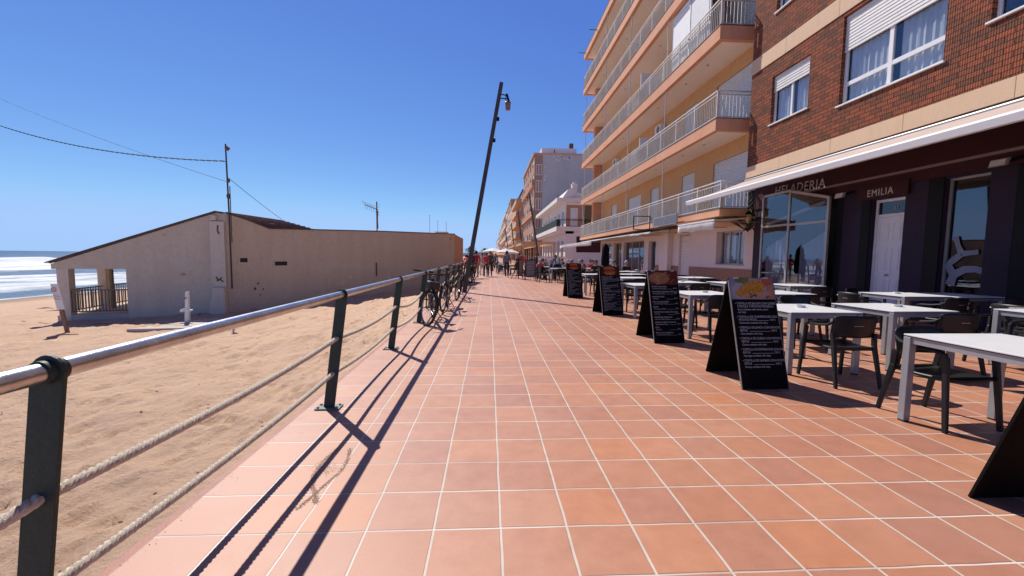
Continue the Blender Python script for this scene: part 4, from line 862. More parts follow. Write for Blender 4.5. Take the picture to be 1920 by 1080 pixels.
# ------------------------------------------------------------------ far street
def street_block(label,y0,y1,xf,xb,h,wm,floors,gf=3.3,balc=(),solid=True,slab='salmon',side=None,sidewins=(),roofm='band',bays=5,shuts=.4,railm='railw',extra=None,depth=1.3,sidewall=None,sidedepth=None):
    t=empty('street_building',((xf+xb)/2,(y0+y1)/2,0),0,label,'building'); L=t.location.copy(); inv=Matrix.Translation(-L)
    f=EAST(xf); fh=(h-gf)/floors; ops=[]; bw=(y1-y0)/bays
    for fl in range(floors):
        for k in range(bays):
            a=y0+bw*(k+.22); c=y0+bw*(k+.78); z=gf+fl*fh
            ops.append((a,c,z+(.9 if fl not in balc else .12),z+fh-.55))
    go=[(y0+bw*(k+.12),y0+bw*(k+.88),.05,gf-.6) for k in range(bays)]
    b=MB(); wall_open(b,f,y0,y1,0,h,ops+go,.15,0,1,.5); b.box(xf+.6,xb,y0+.001,y1,0,h,2 if sidewall else 0)
    b.quad((xf,y0,0),(xf+.6,y0,0),(xf+.6,y0,h),(xf,y0,h)); b.quad((xf,y1,0),(xf+.6,y1,0),(xf+.6,y1,h),(xf,y1,h)); b.quad((xf,y0,h),(xf+.6,y0,h),(xf+.6,y1,h),(xf,y1,h))
    b.build('wall',[wm,'interior',sidewall or wm],t)
    for i,o in enumerate(ops):
        w_=MB(); fbox(w_,f,o[0],o[1],o[2],o[2]+.07,-.15,-.08); fbox(w_,f,o[0],o[1],o[3]-.07,o[3],-.15,-.08); fbox(w_,f,o[0],o[0]+.07,o[2],o[3],-.15,-.08); fbox(w_,f,o[1]-.07,o[1],o[2],o[3],-.15,-.08); m_=(o[0]+o[1])/2; fbox(w_,f,m_-.04,m_+.04,o[2],o[3],-.15,-.08)
        wo=w_.build('window','frame',t); w_=MB(); fbox(w_,f,o[0],o[1],o[2],o[3],-.17,-.16); w_.build('pane','darkglass',wo)
        if (i*7)%5<2: w_=MB(); fbox(w_,f,o[0]+.03,o[1]-.03,o[3]-(o[3]-o[2])*(.3+.1*((i*3)%6)),o[3],-.14,-.10); w_.build('shutter','shutter',wo)
    for fl in balc:
        z=gf+fl*fh; s=MB(); s.box(xf-depth,xf-.002,y0+.3,y1-.3,z-.25,z,0); sb=s.build('balcony_slab',slab,t)
        r=MB()
        if solid: r.box(xf-depth,xf-depth+.06,y0+.3,y1-.3,z,z+.95); r.box(xf-depth+.06,xf-.01,y0+.3,y0+.36,z,z+.95)
        else: 
            railing_mb(r,(xf-depth+.05,y0+.35,z),(xf-depth+.05,y1-.35,z),step=.22); railing_mb(r,(xf-depth+.1,y0+.35,z),(xf-.05,y0+.35,z),step=.2)
        r.build('railing',railm,sb)
    r=MB(); r.box(xf-.25,xb+.1,y0-.1,y1+.1,h,h+.3); r.build('roof',roofm,t)
    for (x0,x1,z0,z1) in sidewins:
        w_=MB(); 
        for q in ((x0,x1,z0,z0+.08),(x0,x1,z1-.08,z1),(x0,x0+.08,z0+.08,z1-.08),(x1-.08,x1,z0+.08,z1-.08),((x0+x1)/2-.05,(x0+x1)/2+.05,z0+.08,z1-.08)): w_.box(q[0],q[1],y0-.06,y0-.002,q[2],q[3])
        wo=w_.build('window','frame',t); w_=MB(); w_.box(x0+.02,x1-.02,y0-.03,y0-.003,z0+.02,z1-.02); w_.build('pane','darkglass',wo)
    if extra: extra(t)
    for o in t.children: o.matrix_parent_inverse=inv
    return t
def two_storey():
    t=empty('cafe_building',(14,68,0),0,'white two storey cafe building with dark green balcony panels and flat canopy roof','building'); inv=Matrix.Translation((-14,-68,0))
    y0,y1=55.5,80.2; x=10.3; f=EAST(x); z1=5.0
    ops=[(57+3.3*k,59+3.3*k,.3,3.7) for k in range(7)]+[(57+3.3*k,58.6+3.3*k,z1+.1,z1+2.7) for k in range(7)]
    b=MB(); wall_open(b,f,y0,y1,0,8.9,ops,.25,0,1,1.0); b.box(x+1.1,22,y0+.001,y1,0,8.9); b.quad((x,y0,0),(x+1.1,y0,0),(x+1.1,y0,8.9),(x,y0,8.9)); b.build('wall',['whitewall','interior'],t)
    for o in ops:
        w_=MB(); fbox(w_,f,o[0],o[1],o[3]-.1,o[3],-.3,-.2); fbox(w_,f,o[0],o[0]+.08,o[2],o[3],-.3,-.2); fbox(w_,f,o[1]-.08,o[1],o[2],o[3],-.3,-.2); wo=w_.build('window','frame',t); w_=MB(); fbox(w_,f,o[0],o[1],o[2],o[3],-.32,-.31); w_.build('pane','darkglass',wo)
    s=MB(); s.box(9.0,22,y0-.2,y1,4.9,5.5,0); s.box(9.4,22,y0,y1,4.55,4.9,0); sl_=s.build('balcony_slab','whitewall',t)
    s=MB(); s.box(9.02,9.06,y0-.15,y1,5.5,6.45); s.box(9.06,9.5,y0-.18,y0-.14,5.5,6.45); s.build('balcony_panel','greenglass',sl_)
    s=MB(); railing_mb(s,(9.6,y0-.15,5.5),(14.5,y0-.15,5.5),step=.25,h=.95); s.build('railing','black',sl_)
    s=MB(); s.box(9.0,22,y0-.3,y1,8.75,9.3); s.build('canopy_roof','whitewall',t)
    s=MB(); s.prism([(9.8,y0+.3,9.301),(11.5,y0+.3,9.301),(11.5,y0+.3,10.9),(10.6,y0+.3,10.5)],(0,22,0)); s.box(11.6,21,y0+2,y1,9.301,10.3); s.build('penthouse','whitewall',t)
    s=MB(); s.box(11.2,11.9,y0+.6,y0+1.4,9.301,11.2); s.box(11.15,11.95,y0+.55,y0+1.45,11.201,11.3); s.box(11.35,11.75,y0+.75,y0+1.2,11.301,11.55); s.build('chimney','whitewall',t)
    s=MB(); s.box(12.6,15.5,y0-.006,y0+.05,5.6,8.5); s.build('terrace_door','darkglass',t); s=MB(); s.box(10.35,12.5,y0-.006,y0+.05,5.51,8.4); s.build('terrace_wall','brownwall',t); s=MB(); s.box(10.9,11.9,y0-.02,y0,5.6,8.0); s.build('curtain_panel','curtain',t)
    s=MB(); s.box(11.8,22,y0-.03,y0,.0,1.35,0); s.box(11.8,22,y0-.02,y0,2.05,4.2,1); s.build('side_cladding',['whitewall','maroon'],t)
    for y in (y0+.1,y0+8,y0+16): s=MB(); s.tube([(9.1,y,5.5),(9.1,y,8.75)],.05,6); s.build('column','railw',t)
    for o in t.children: o.matrix_parent_inverse=inv
two_storey()
def tall_extra(t):
    b=MB(); b.box(10.4,17.5,84,95,21.6,23.2); b.build('roof_hut','white',t)
    b=MB(); b.box(16,16.8,84,85,23.2,24.2); b.tube([(13,84,21.6),(13,84,22.9)],.1,6); b.build('chimney','rust',t)
    rr=random.Random(3)
    for k in range(16):
        b=MB(); x=rr.choice([rr.uniform(10.4,10.9),rr.uniform(11,16)]); z=rr.uniform(10,20) if x<11 else rr.uniform(20,21); b.prism([(x,82.0,z),(x+rr.uniform(.1,.3),82.0,z+.1),(x+.2,82.0,z+rr.uniform(.3,.8)),(x-.05,82.0,z+.3)],(0,-.02,0)); b.build('render_scar','whitewall',t)
    b=MB(); b.box(8.82,10.38,81.98,82.0,0,21.3); b.build('corner_strip','brownwall',t)
street_block('tall brown brick apartment block with a bare grey side wall',82.02,107.5,8.8,24,21.4,'brownwall',6,3.9,balc=(0,2,4),solid=True,slab='salmon',sidewins=((9.1,10.2,10.6,12.9),(9.1,10.2,14.1,16.4),(9.1,10.2,7.0,9.2),(9.1,10.2,17.4,19.5)),roofm='salmon',bays=5,sidewall='greywall',extra=tall_extra,depth=.45,railm='brownwall')
street_block('tan block with projecting solid balconies behind the tall brown one',109,132,8.8,22,18.6,'tanwall',5,3.6,balc=(0,1,2,3,4),solid=True,slab='salmon',railm='tanwall',bays=4,depth=1.8,roofm='maroon')
street_block('tan apartment block with pale railed balconies, third tall one down the street',134,168,8.8,22,19.2,'tanwall',5,3.6,balc=(0,1,2,3,4),solid=False,slab='soffit',bays=5,depth=1.6)
street_block('narrow brown tower down the street',170,190,8.8,22,24.6,'brownwall',7,3.6,balc=(1,3,5),slab='soffit',bays=3)
street_block('pinkish grey block beyond the narrow brown tower',192,232,8.8,22,23.8,'farwall',7,3.6,balc=(0,2,4,6),slab='salmon',bays=5)
street_block('ochre apartment block far down the promenade',234,300,8.8,22,22.4,'orange',6,3.6,balc=(0,2,4),slab='soffit',bays=6)
street_block('tan block nearly at the end of the row',302,380,8.8,24,21.0,'tanwall',6,3.6,balc=(1,3),bays=6)
street_block('pale block at the very end of the row of buildings',382,520,8.8,28,18.5,'farwall',5,3.6,balc=(1,),bays=6)
for i,(x,y,w_,h) in enumerate(((-12,620,26,7),(18,640,18,12),(4,700,10,10),(-40,680,20,6),(40,600,20,14))):
    b=MB(); b.box(x-w_/2,x+w_/2,y,y+14,0,h); 
    for k in range(int(w_/4)):
        for z in range(2,int(h)-1,3): b.box(x-w_/2+1+4*k,x-w_/2+2.6+4*k,y-.1,y,z,z+1.4,1)
    tag(b.build('distant_building',['farwall','darkglass']),['wide low pale building on the horizon by the palm','small block on the horizon below the parasols','narrow block on the horizon at the street end','low pale building on the horizon behind the beach house','block on the horizon hidden behind the street row'][i],'building')
def palm(x,y,h,s,lab):
    t=empty('palm_tree',(x,y,0),0,lab,'palm tree'); rr=random.Random(int(x*7+y))
    b=MB(); b.tube([(0,0,0),(.1*s,0,h*.5),(0,0,h)],[.28*s,.2*s,.17*s],8); b.build('trunk','trunk',t)
    b=MB()
    for k in range(34):
        a=rr.uniform(0,6.28); e=rr.uniform(-.35,1.2); L=s*rr.uniform(1.5,2.3); p0=Vector((0,0,h)); prev=p0
        for i in range(1,7):
            q=i/6; p=p0+Vector((math.cos(a)*L*q*math.cos(e),math.sin(a)*L*q*math.cos(e),L*q*math.sin(e)-L*.55*q*q)); wd=Vector((-math.sin(a),math.cos(a),0))*(.28*s*(1-q*.7)); dn=Vector((0,0,-.12*s))
            b.quad(prev,p,p+wd+dn,prev+wd+dn); b.quad(prev,prev-wd+dn,p-wd+dn,p); prev=p
    b.build('crown','leaf',t)
palm(-5.3,120,3.4,1.0,'small palm tree between the beach house and the leaning lamp pole'); palm(-2.2,190,4.2,1.1,'tiny far palm tree on the horizon behind the standing people')
def parasol(x,y,r,z,m,lab,edge=None):
    t=empty('parasol',(x,y,0),0,lab,'parasol','open parasols over the far terrace')
    b=MB(); b.tube([(0,0,0),(0,0,z)],.03,6); b.build('pole','alu',t)
    n=8; b=MB(); top=(0,0,z+.02)
    for i in range(n):
        a=6.2832*i/n; c=6.2832*(i+1)/n; p=(r*math.cos(a),r*math.sin(a),z-.5); q=(r*math.cos(c),r*math.sin(c),z-.5); b.add([top,p,q],[(0,1,2)]); b.add([p,q,(q[0],q[1],z-.68),(p[0],p[1],z-.68)],[(0,1,2,3)])
    k=b.build('canopy',m,t); s=k.modifiers.new('Solidify','SOLIDIFY'); s.thickness=.02
parasol(.6,60,1.6,2.62,'parasol','leftmost white parasol at the far end of the walk'); parasol(2.3,58,1.4,2.5,'parasol','white parasol behind the walking man'); parasol(3.3,62,1.3,2.45,'parasol','white parasol right of the walking man, by the pergola post'); parasol(1.5,70,1.9,2.15,'parasolor','orange parasol lower and farther than the white ones')
def pergola(x0,x1,y0,y1,z,lab):
    t=empty('pergola',((x0+x1)/2,(y0+y1)/2,0),0,lab,'pergola','timber pergolas over the far terraces'); L=t.location.copy(); inv=Matrix.Translation(-L)
    for x in (x0,x1):
        for y in (y0,(y0+y1)/2,y1): b=MB(); b.box(x-.07,x+.07,y-.07,y+.07,0,z); b.build('post','timber',t)
    b=MB()
    for x in (x0,x1): b.box(x-.06,x+.06,y0-.3,y1+.3,z,z+.28)
    b.box(x0-.3,x1+.3,y0-.06,y0+.06,z+.02,z+.30); b.box(x0-.3,x1+.3,y1-.06,y1+.06,z+.02,z+.30)
    y=y0+.8
    while y<y1: b.box(x0-.3,x1+.3,y-.04,y+.04,z+.281,z+.40); y+=.8
    b.build('beam','timber',t)
    for o in t.children: o.matrix_parent_inverse=inv
pergola(4.3,8.2,52.5,66,2.95,'nearest timber pergola beyond the menu boards'); pergola(4.4,8.2,68,96,3.1,'second timber pergola behind the nearest one'); pergola(4.4,8.2,98,150,3.3,'long farthest pergola along the street')
# ------------------------------------------------------------------ terrace tables and chairs
def make_table():
    t=empty('terrace_table'); s=.46
    b=MB(); b.box(-s,s,-s,s,.766,.778); top=b.build('tabletop','tabletop',t,bevel=.002)
    b=MB(); b.box(-s+.004,s-.004,-s+.004,s-.004,.756,.7655); b.build('edge_band','tabedge',top)
    b=MB(); a=s-.03
    for y in (-a,a): b.box(-a+.03,a-.03,y-.015,y+.015,.700,.7555)
    for x in (-a,a): b.box(x-.015,x+.015,-a+.03,a-.03,.700,.7555)
    b.build('apron','alu',t)
    for x in (-a,a):
        for y in (-a,a):
            b=MB(); b.box(x-.03,x+.03,y-.03,y+.03,.012,.7550); l=b.build('leg','alu',t,bevel=.004)
            b=MB(); b.box(x-.026,x+.026,y-.026,y+.026,0,.0118); b.build('foot_cap','tyre',l)
    return t
def make_chair():
    t=empty('terrace_chair')
    b=MB(); n=10; P=lambda i,j:(-.225+.45*i/n, -.21+.45*j/n, .445-.014*math.sin(math.pi*i/n)-.012*math.sin(math.pi*min(1,j/n*1.1))+(.004 if j==n else 0))
    for i in range(n):
        for j in range(n): b.quad(P(i,j),P(i+1,j),P(i+1,j+1),P(i,j+1))
    o=b.build('seat','chair',t,smooth=True,weld=True); m_=o.modifiers.new('Solidify','SOLIDIFY'); m_.thickness=.026; m_.offset=-1
    b=MB(); n=14
    def Q(i,j):
        x=-1+2*i/n; z=.555+.25*(j/6); e=1-.10*abs(x)**6*(j/6)
        return (x*.247,-.235+.075*x*x-.035*(j/6)+.0,.555+(z-.555)*e)
    for i in range(n):
        for j in range(6): b.quad(Q(i,j),Q(i+1,j),Q(i+1,j+1),Q(i,j+1))
    o=b.build('backrest','chair',t,smooth=True,weld=True); m_=o.modifiers.new('Solidify','SOLIDIFY'); m_.thickness=.014; m_.offset=0
    c=MB(); 
    for k in range(8): c.box(-.05+.013*k,-.042+.013*k,-.2615,-.2580,.685,.692)
    c.build('maker_mark','chalk',o)
    for s in (-1,1):
        b=MB(); b.beam((s*.262,.275,0),(s*.238,.215,.62),.030,.036,up=(0,1,0),w2=.036,h2=.045); b.build('leg','chair',t,bevel=.007)
        b=MB(); b.beam((s*.250,-.300,0),(s*.228,-.205,.46),.030,.034,up=(0,1,0),w2=.036,h2=.05); b.beam((s*.228,-.205,.46),(s*.238,-.185,.60),.036,.05,up=(0,1,0)); b.build('leg','chair',t,bevel=.007)
        b=MB(); b.tube([(s*.240,-.200,.735),(s*.252,-.14,.690),(s*.256,.0,.668),(s*.252,.15,.660),(s*.245,.215,.640),(s*.240,.222,.60)],[.016,.019,.020,.021,.021,.018],8,flat=.8); b.build('armrest','chair',t,smooth=True)
    b=MB(); b.beam((-.235,.205,.425),(.235,.205,.425),.025,.04); b.build('seat_rail','chair',t,bevel=.006); b=MB(); b.beam((-.23,-.2,.425),(.23,-.2,.425),.025,.04); b.build('seat_rail','chair',t,bevel=.006)
    return t
T0=make_table(); C0=make_chair(); usedT=[0]; usedC=[0]
def put(proto,flag,x,y,rz,lab,cat,grp):
    o=proto if not flag[0] else copy_tree(proto); flag[0]=1
    o.location=(x,y,.0015); o.rotation_euler=(0,0,math.radians(rz)); return tag(o,lab,cat,grp)
def table(x,y,rz,lab,g='white terrace tables by the menu boards'): return put(T0,usedT,x,y,rz,lab,'table',g)
def chair(x,y,rz,lab,g='charcoal terrace chairs by the menu boards'): return put(C0,usedC,x,y,rz,lab,'chair',g)
def ashtray(x,y,lab):
    b=MB(); b.lathe([(.045,0),(.055,.004),(.056,.032),(.047,.033),(.042,.012),(0,.010)],(x,y,.7797),18); tag(b.build('ashtray','ceramic',smooth=True),lab,'ashtray','ashtrays on the terrace tables')
# outer column, nearest first
TB=[(4.12,2.93,0,'nearest table at the right edge of the picture, chair pushed in behind it',None),
 (4.13,5.22,0,'white table right behind the tallest omelette menu board','at'),
 (5.56,5.36,2,'white table inward of the omelette board, in front of the white door','at'),
 (3.98,7.46,1,'white table between the omelette board and the fries board','at'),
 (5.60,7.70,2,'white table before the grey glass enclosure, third row inward','at'),
 (7.92,7.42,1,'half shaded table just in front of the white door','at'),
 (8.88,7.36,1,'fully shaded table in front of the blotted display window',None),
 (3.82,9.78,2,'white table between the fries board and the burger board',None),
 (5.30,10.95,1,'middle white table seen above the table beside the fries board','at'),
 (6.55,10.75,0,'white table before the dado, just left over the omelette board','at'),
 (6.95,13.55,0,'back white table along the brown dado under the sash window','at'),
 (4.62,13.05,0,'long looking white table seen between burger and fries boards',None),
 (5.55,15.75,0,'far white table beyond the burger board','at'),
 (4.02,15.45,0,'white table between the burger board and the farthest menu board','at'),
 (7.75,10.0,0,'table in the awning shade left of the purple wall',None)]
for x,y,r,l,a in TB:
    table(x,y,r,l)
    if a: ashtray(x+R_.uniform(-.02,.22),y+R_.uniform(.02,.22),'ashtray on the '+l.replace(', ',' ').split(' seen')[0])
CH=[(4.02,3.38,180,'chair facing the viewer behind the nearest white table'),
 (4.10,4.53,0,'chair with its back to the viewer at the table behind the omelette board'),
 (5.66,4.78,-4,'chair with its back to the viewer at the second table inward'),
 (4.15,6.12,180,'far side chair of the table behind the omelette board'),
 (5.15,6.45,176,'far side chair of the table in front of the white door'),
 (5.64,7.18,2,'brown glinting chair at the table before the glass enclosure'),
 (5.6,8.55,180,'far side chair of the table before the glass enclosure'),
 (4.0,7.02,2,'near side chair at the table between omelette and fries boards'),
 (3.98,8.35,180,'far side chair of the table between omelette and fries boards'),
 (3.8,9.05,0,'near chair of the table between fries and burger boards'),
 (3.85,10.75,180,'far chair of the table between fries and burger boards'),
 (5.3,10.2,0,'near chair of the middle white table'),(5.3,11.8,180,'far chair of the middle white table'),
 (6.5,10.0,0,'near chair of the table before the dado'),(6.6,11.6,180,'far chair of the table before the dado'),
 (4.62,12.35,0,'near chair at the table seen between burger and fries boards'),(4.6,13.95,180,'far chair at the table seen between burger and fries boards'),
 (6.9,12.8,0,'near chair of the back table under the sash window'),(7.0,14.4,180,'far chair of the back table under the sash window'),
 (4.0,14.7,0,'near chair at the table beyond the burger board'),(4.05,16.35,180,'far chair at the table beyond the burger board'),
 (5.5,15.0,0,'near chair of the far white table'),(5.6,16.6,180,'far chair of the far white table'),
 (7.85,6.65,5,'shaded chair in front of the half shaded table'),(8.95,6.60,0,'shaded chair in front of the fully shaded table'),
 (7.0,5.1,80,'dark chair at the right edge beside the second table inward'),(7.75,5.5,-95,'dark chair in deep shade at the right edge'),
 (8.0,8.3,180,'shaded chair with its back to the white door'),(7.1,7.5,-92,'chair turned sideways left of the half shaded table'),
 (7.7,9.25,0,'near chair of the table left of the purple wall'),(7.75,10.85,180,'chair by the glass enclosure corner'),
 (6.9,4.2,75,'dark chair low at the right edge behind the nearest table'),(8.3,5.0,-80,'dark chair against the purple pillar')]
for x,y,r,l in CH: chair(x,y,r+R_.uniform(-3,3),l)
table(7.35,4.75,0,'dark looking table in deep shade at the right picture edge')
# ------------------------------------------------------------------ menu boards
SL=Vector((0,.36,1.2)).normalized()
def panel_mtx(x,s,off): # s metres up the slope from the bottom edge
    o=Vector((x,-.36,0))+SL*s+Vector((0,-SL.z,SL.y))*off
    return Matrix(((1,0,0,o.x),(0,SL.y,-SL.z,o.y),(0,SL.z,SL.y,o.z),(0,0,0,1)))
def picture(kind,par,rr):
    L=math.sqrt(.36**2+1.2**2); s0,s1=L-.255,L-.004; zc=(s0+s1)/2
    def lay(poly,m_,k,nm): 
        b=MB(); mt=panel_mtx(0,0,.0105+.0012*k); b.add([mt@Vector((u,v,0)) for u,v in poly],[tuple(range(len(poly)))]); return b.build(nm,m_,pic)
    def ell(cx,cy,rx,ry,a0=0,a1=360,wob=0,n=22): return [(cx+rx*(1+wob*(rr.random()-.5))*math.cos(math.radians(a0+(a1-a0)*i/n)),cy+ry*(1+wob*(rr.random()-.5))*math.sin(math.radians(a0+(a1-a0)*i/n))) for i in range(n if a1-a0==360 else n+1)]
    base=MB(); mt=panel_mtx(0,0,.0098); base.add([mt@Vector(p) for p in ((-.262,s0,0),(.262,s0,0),(.262,s1,0),(-.262,s1,0))],[(0,1,2,3)])
    mk_=lambda n_,c,c2,sc=30: mat(n_,c,.85,scale=sc,col2=c2,spec=.08)
    if kind=='omelette':
        pic=base.build('food_picture',mk_('print_plate_rim',(.22,.19,.24),(.30,.27,.33),3),par)
        clip=lambda P_:[(max(-.26,min(.26,u)),max(s0+.002,min(s1-.002,v))) for u,v in P_]
        lay(clip(ell(.0,zc-.03,.25,.145)),mk_('print_plate',(.46,.41,.40),(.34,.28,.28),8),1,'plate')
        lay(clip(ell(-.12,s1-.03,.085,.035,wob=.4)),mk_('print_salad',(.06,.10,.02),(.22,.25,.07),60),2,'salad')
        lay(clip(ell(.19,s1-.05,.07,.05,wob=.35)),mk_('print_tomato',(.36,.035,.02),(.55,.16,.08),40),2,'tomato')
        lay(clip(ell(.21,zc-.045,.05,.09,wob=.3)),mk_('print_tomato_slices',(.40,.06,.03),(.50,.28,.16),60),3,'tomato')
        lay(clip(ell(.02,zc-.075,.20,.055,wob=.3)),mk_('print_filling',(.42,.07,.04),(.55,.42,.30),90),4,'filling')
        lay(clip([(-.215,zc-.065),(-.19,zc-.03),(-.12,zc+.03),(-.04,zc+.085),(.05,zc+.105),(.11,zc+.095),(.14,zc+.06),(.145,zc+.0),(.12,zc-.04),(.05,zc-.055),(-.08,zc-.07),(-.17,zc-.085)]),mk_('print_omelette',(.30,.085,.012),(.72,.36,.06),55),5,'omelette')
        for k in range(7): u=rr.uniform(-.05,.2); lay(clip(ell(u,zc-.085+rr.uniform(-.02,.02),.018,.012,wob=.5,n=8)),mk_('print_greens',(.07,.10,.03),(.2,.2,.08)) if k==0 else bpy.data.materials['print_greens'],6,'garnish')
    elif kind=='fries':
        pic=base.build('food_picture',mk_('print_red_brown',(.10,.022,.016),(.15,.04,.025),6),par)
        fm=mk_('print_pasta',(.36,.15,.06),(.58,.30,.14),120); fm2=mk_('print_pasta_dark',(.26,.09,.04),(.44,.20,.09),120)
        lay(ell(-.07,zc-.01,.185,.105,wob=.12),fm2,1,'pasta')
        for k in range(40):
            u=-.07+rr.gauss(0,.075); v=zc-.01+rr.gauss(0,.04); a=rr.uniform(0,3.14); l=.045; w_=.007
            c,s=math.cos(a),math.sin(a); lay([(u+c*l-s*w_,v+s*l+c*w_),(u-c*l-s*w_,v-s*l+c*w_),(u-c*l+s*w_,v-s*l-c*w_),(u+c*l+s*w_,v+s*l-c*w_)],fm if k%2 else fm2,2+k*.05,'pasta_strip')
    else:
        pic=base.build('food_picture',mk_('print_dark_red',(.045,.010,.008),(.09,.018,.012),5),par)
        lay(ell(-.01,zc+.045,.15,.07,0,180),mk_('print_bun',(.36,.10,.035),(.50,.20,.08),12),1,'bun')
        lay(ell(-.0,zc+.03,.17,.022,wob=.5),mk_('print_red_slice',(.30,.025,.015),(.42,.09,.03),30),2,'filling')
        lay(ell(.01,zc-.01,.165,.028,wob=.4),mk_('print_patty',(.10,.035,.02),(.18,.07,.035),50),1.5,'patty')
        lay(ell(.0,zc-.035,.17,.018,wob=.5),mk_('print_orange_cheese',(.45,.17,.03),(.50,.10,.03),40),2.5,'cheese')
        lay(ell(.0,zc-.055,.15,.05,180,360),bpy.data.materials.get('print_bun'),2,'bun')
MENU1=["• TORTILLA DE BACON CON QUESO,|  TORTILLA Y PATATAS FRITAS|7,50 €|Bacon omelette with cheese, onion|and chips",
 "• TORTILLA DE CHAMPIÑONES CON|  PATATAS FRITAS|7,50 €|Mushrooms omelette with chips","• TORTILLA DE JAMÓN CON PATATAS|  FRITAS|7,00 €|Ham omelette with chips",
 "• TORTILLA DE QUESO CON PATATAS|  FRITAS|7,00 €|Cheese omelette with chips","• TORTILLA DE ESPÁRRAGOS CON PATATAS|  FRITAS|7,50 €|Asparagus omelette with chips","• TORTILLA DE GAMBAS CON PATATAS|  FRITAS|8,00 €|Shrimps omelette with chips"]
def menu_board(x,y,lab,kind,rz=0,lines=None,seed=1):
    t=empty('menu_board',(x,y,.002),math.radians(rz),lab,'menu board','black menu boards along the terrace'); rr=random.Random(seed); L=math.sqrt(.36**2+1.2**2); h=.268
    nrm=Vector((0,-SL.z,SL.y))
    def pan(s,nm,m_):
        n2=Vector((0,s*SL.z,SL.y)); sl2=Vector((0,-s*SL.y,SL.z)); o=Vector((0,s*.36,.0)); b=MB()
        pts=[(-h,0),(h,0),(h,L-.03),(h-.006,L-.008),(h-.03,L),(-h+.03,L),(-h+.006,L-.008),(-h,L-.03)]
        b.prism([o+Vector((u,0,0))+sl2*v-n2*.009 for u,v in pts],n2*.018)
        return b.build(nm,m_,t,bevel=.002)
    f=pan(-1,'front_panel','black'); r=pan(1,'rear_panel','boardback')
    b=MB()
    for sx in (-h-.003,h-.003): b.prism([Vector((sx,-.36,0))+SL*v+nrm*d for v,d in ((0,-.011),(L-.03,-.011),(L-.03,.0115),(0,.0115))],(.006,0,0))
    b.build('edge_trim','blackedge',f)
    for sx in (-.18,.18): b=MB(); b.beam((sx-.03,-.006,1.195),(sx+.03,-.006,1.195),.02,.02); b.build('hinge','bolt',t)
    picture(kind,f,rr)
    if kind=='omelette':
        s=L-.315
        for it in lines:
            pr=it.split('|'); 
            text_mesh('print',pr[0],.036,panel_mtx(-.225,s,.0098),'chalk',f,.0004,sx=.80); s-=.034
            text_mesh('print',pr[1],.036,panel_mtx(-.225,s,.0098),'chalk',f,.0004,sx=.80); w_=len(pr[1])*.0135
            text_mesh('print',pr[2],.030,panel_mtx(.160,s,.0098),'chalk',f,.0004,sx=.85)
            b=MB(); mt=panel_mtx(0,0,.0100); b.add([mt@Vector(p) for p in ((-.205+w_,s,0),(.150,s,0),(.150,s+.0035,0),(-.205+w_,s+.0035,0))],[(0,1,2,3)]); b.build('rule','chalk',f); s-=.033
            for q in pr[3:]: text_mesh('print',q,.031,panel_mtx(-.205,s,.0098),'chalk',f,.0004,sx=.82); s-=.031
            s-=.024
    else:
        W={'fries':['SPAGHETTI BOLOGNESA','MACARRONES CARBONARA','LASAÑA DE CARNE','PASTA','RAVIOLI'],'burger':['HAMBURGUESA COMPLETA','HAMBURGUESA CON QUESO','BOCADILLO','SANDWICH MIXTO','PATATAS BRAVAS'],'hotdog':['PERRITO CALIENTE','BOCADILLO DE LOMO','HAMBURGUESA','PATATAS FRITAS','ENSALADA MIXTA']}[kind]
        s=L-.30; k=0
        while s>.10:
            text_mesh('print',W[k%5]+(' CON '+W[(k+2)%5].split()[-1] if k%2 else ''),.034,panel_mtx(-.225,s,.0098),'chalk',f,.0004,sx=.72); s-=.032
            text_mesh('print',['served with chips and salad','with tomato and cheese','with onion'][k%3],.028,panel_mtx(-.215,s,.0098),'chalk',f,.0004,sx=.8)
            text_mesh('print',['6,50 €','7,00 €','8,50 €'][k%3],.028,panel_mtx(.165,s+.006,.0098),'chalk',f,.0004,sx=.85)
            b=MB(); mt=panel_mtx(0,0,.0100); b.add([mt@Vector(p) for p in ((.02,s,0),(.155,s,0),(.155,s+.003,0),(.02,s+.003,0))],[(0,1,2,3)]); b.build('rule','chalk',f); s-=.036+(.020 if kind=='fries' else .006); k+=1
    # leg holes stay dark: small rubber feet
    for sx in (-.22,.22):
        for sy in (-.36,.36): b=MB(); b.box(sx-.02,sx+.02,sy-.012,sy+.012,-.001,.008); b.build('rubber_foot','tyre',t)
menu_board(3.02,4.60,'black menu board with a large omelette picture, nearest whole board','omelette',1.5,MENU1,1)
menu_board(3.00,6.99,'black menu board with a golden pasta picture, second whole board','fries',4,seed=2)
menu_board(3.02,10.24,'black menu board with a big burger picture, third whole board','burger',6,seed=3)
menu_board(2.98,14.42,'farthest black menu board with a reddish picture on top','hotdog',5,seed=4)
menu_board(3.17,1.86,'cut off black board at the lower right corner, seen from inside its legs','burger',0,seed=5)
def grey_board(x,y,lab,rz):
    t=empty('easel_board',(x,y,.002),math.radians(rz),lab,'menu board','grey easel boards at the far terrace')
    b=MB(); b.box(-.29,.29,-.02,.02,.22,1.2); p=b.build('panel','greyboard',t)
    b=MB(); b.box(-.32,-.29,-.025,.025,0,1.23); b.box(.29,.32,-.025,.025,0,1.23); b.box(-.29,.29,-.025,.025,1.2,1.23); b.box(-.29,.29,-.025,.025,.19,.22); b.beam((-.3,.02,1.1),(-.3,.5,0),.03,.03); b.beam((.3,.02,1.1),(.3,.5,0),.03,.03); b.build('frame','black',t)
    for k in range(9): b=MB(); b.box(-.22,.22-.05*(k%3),-.0225,-.0205,1.08-.09*k,1.10-.09*k); b.build('print','chalk',p)
grey_board(2.47,24.3,'grey easel board facing the walk at the far terrace',5); grey_board(1.98,25.8,'second easel board half hidden left of the grey one',60)
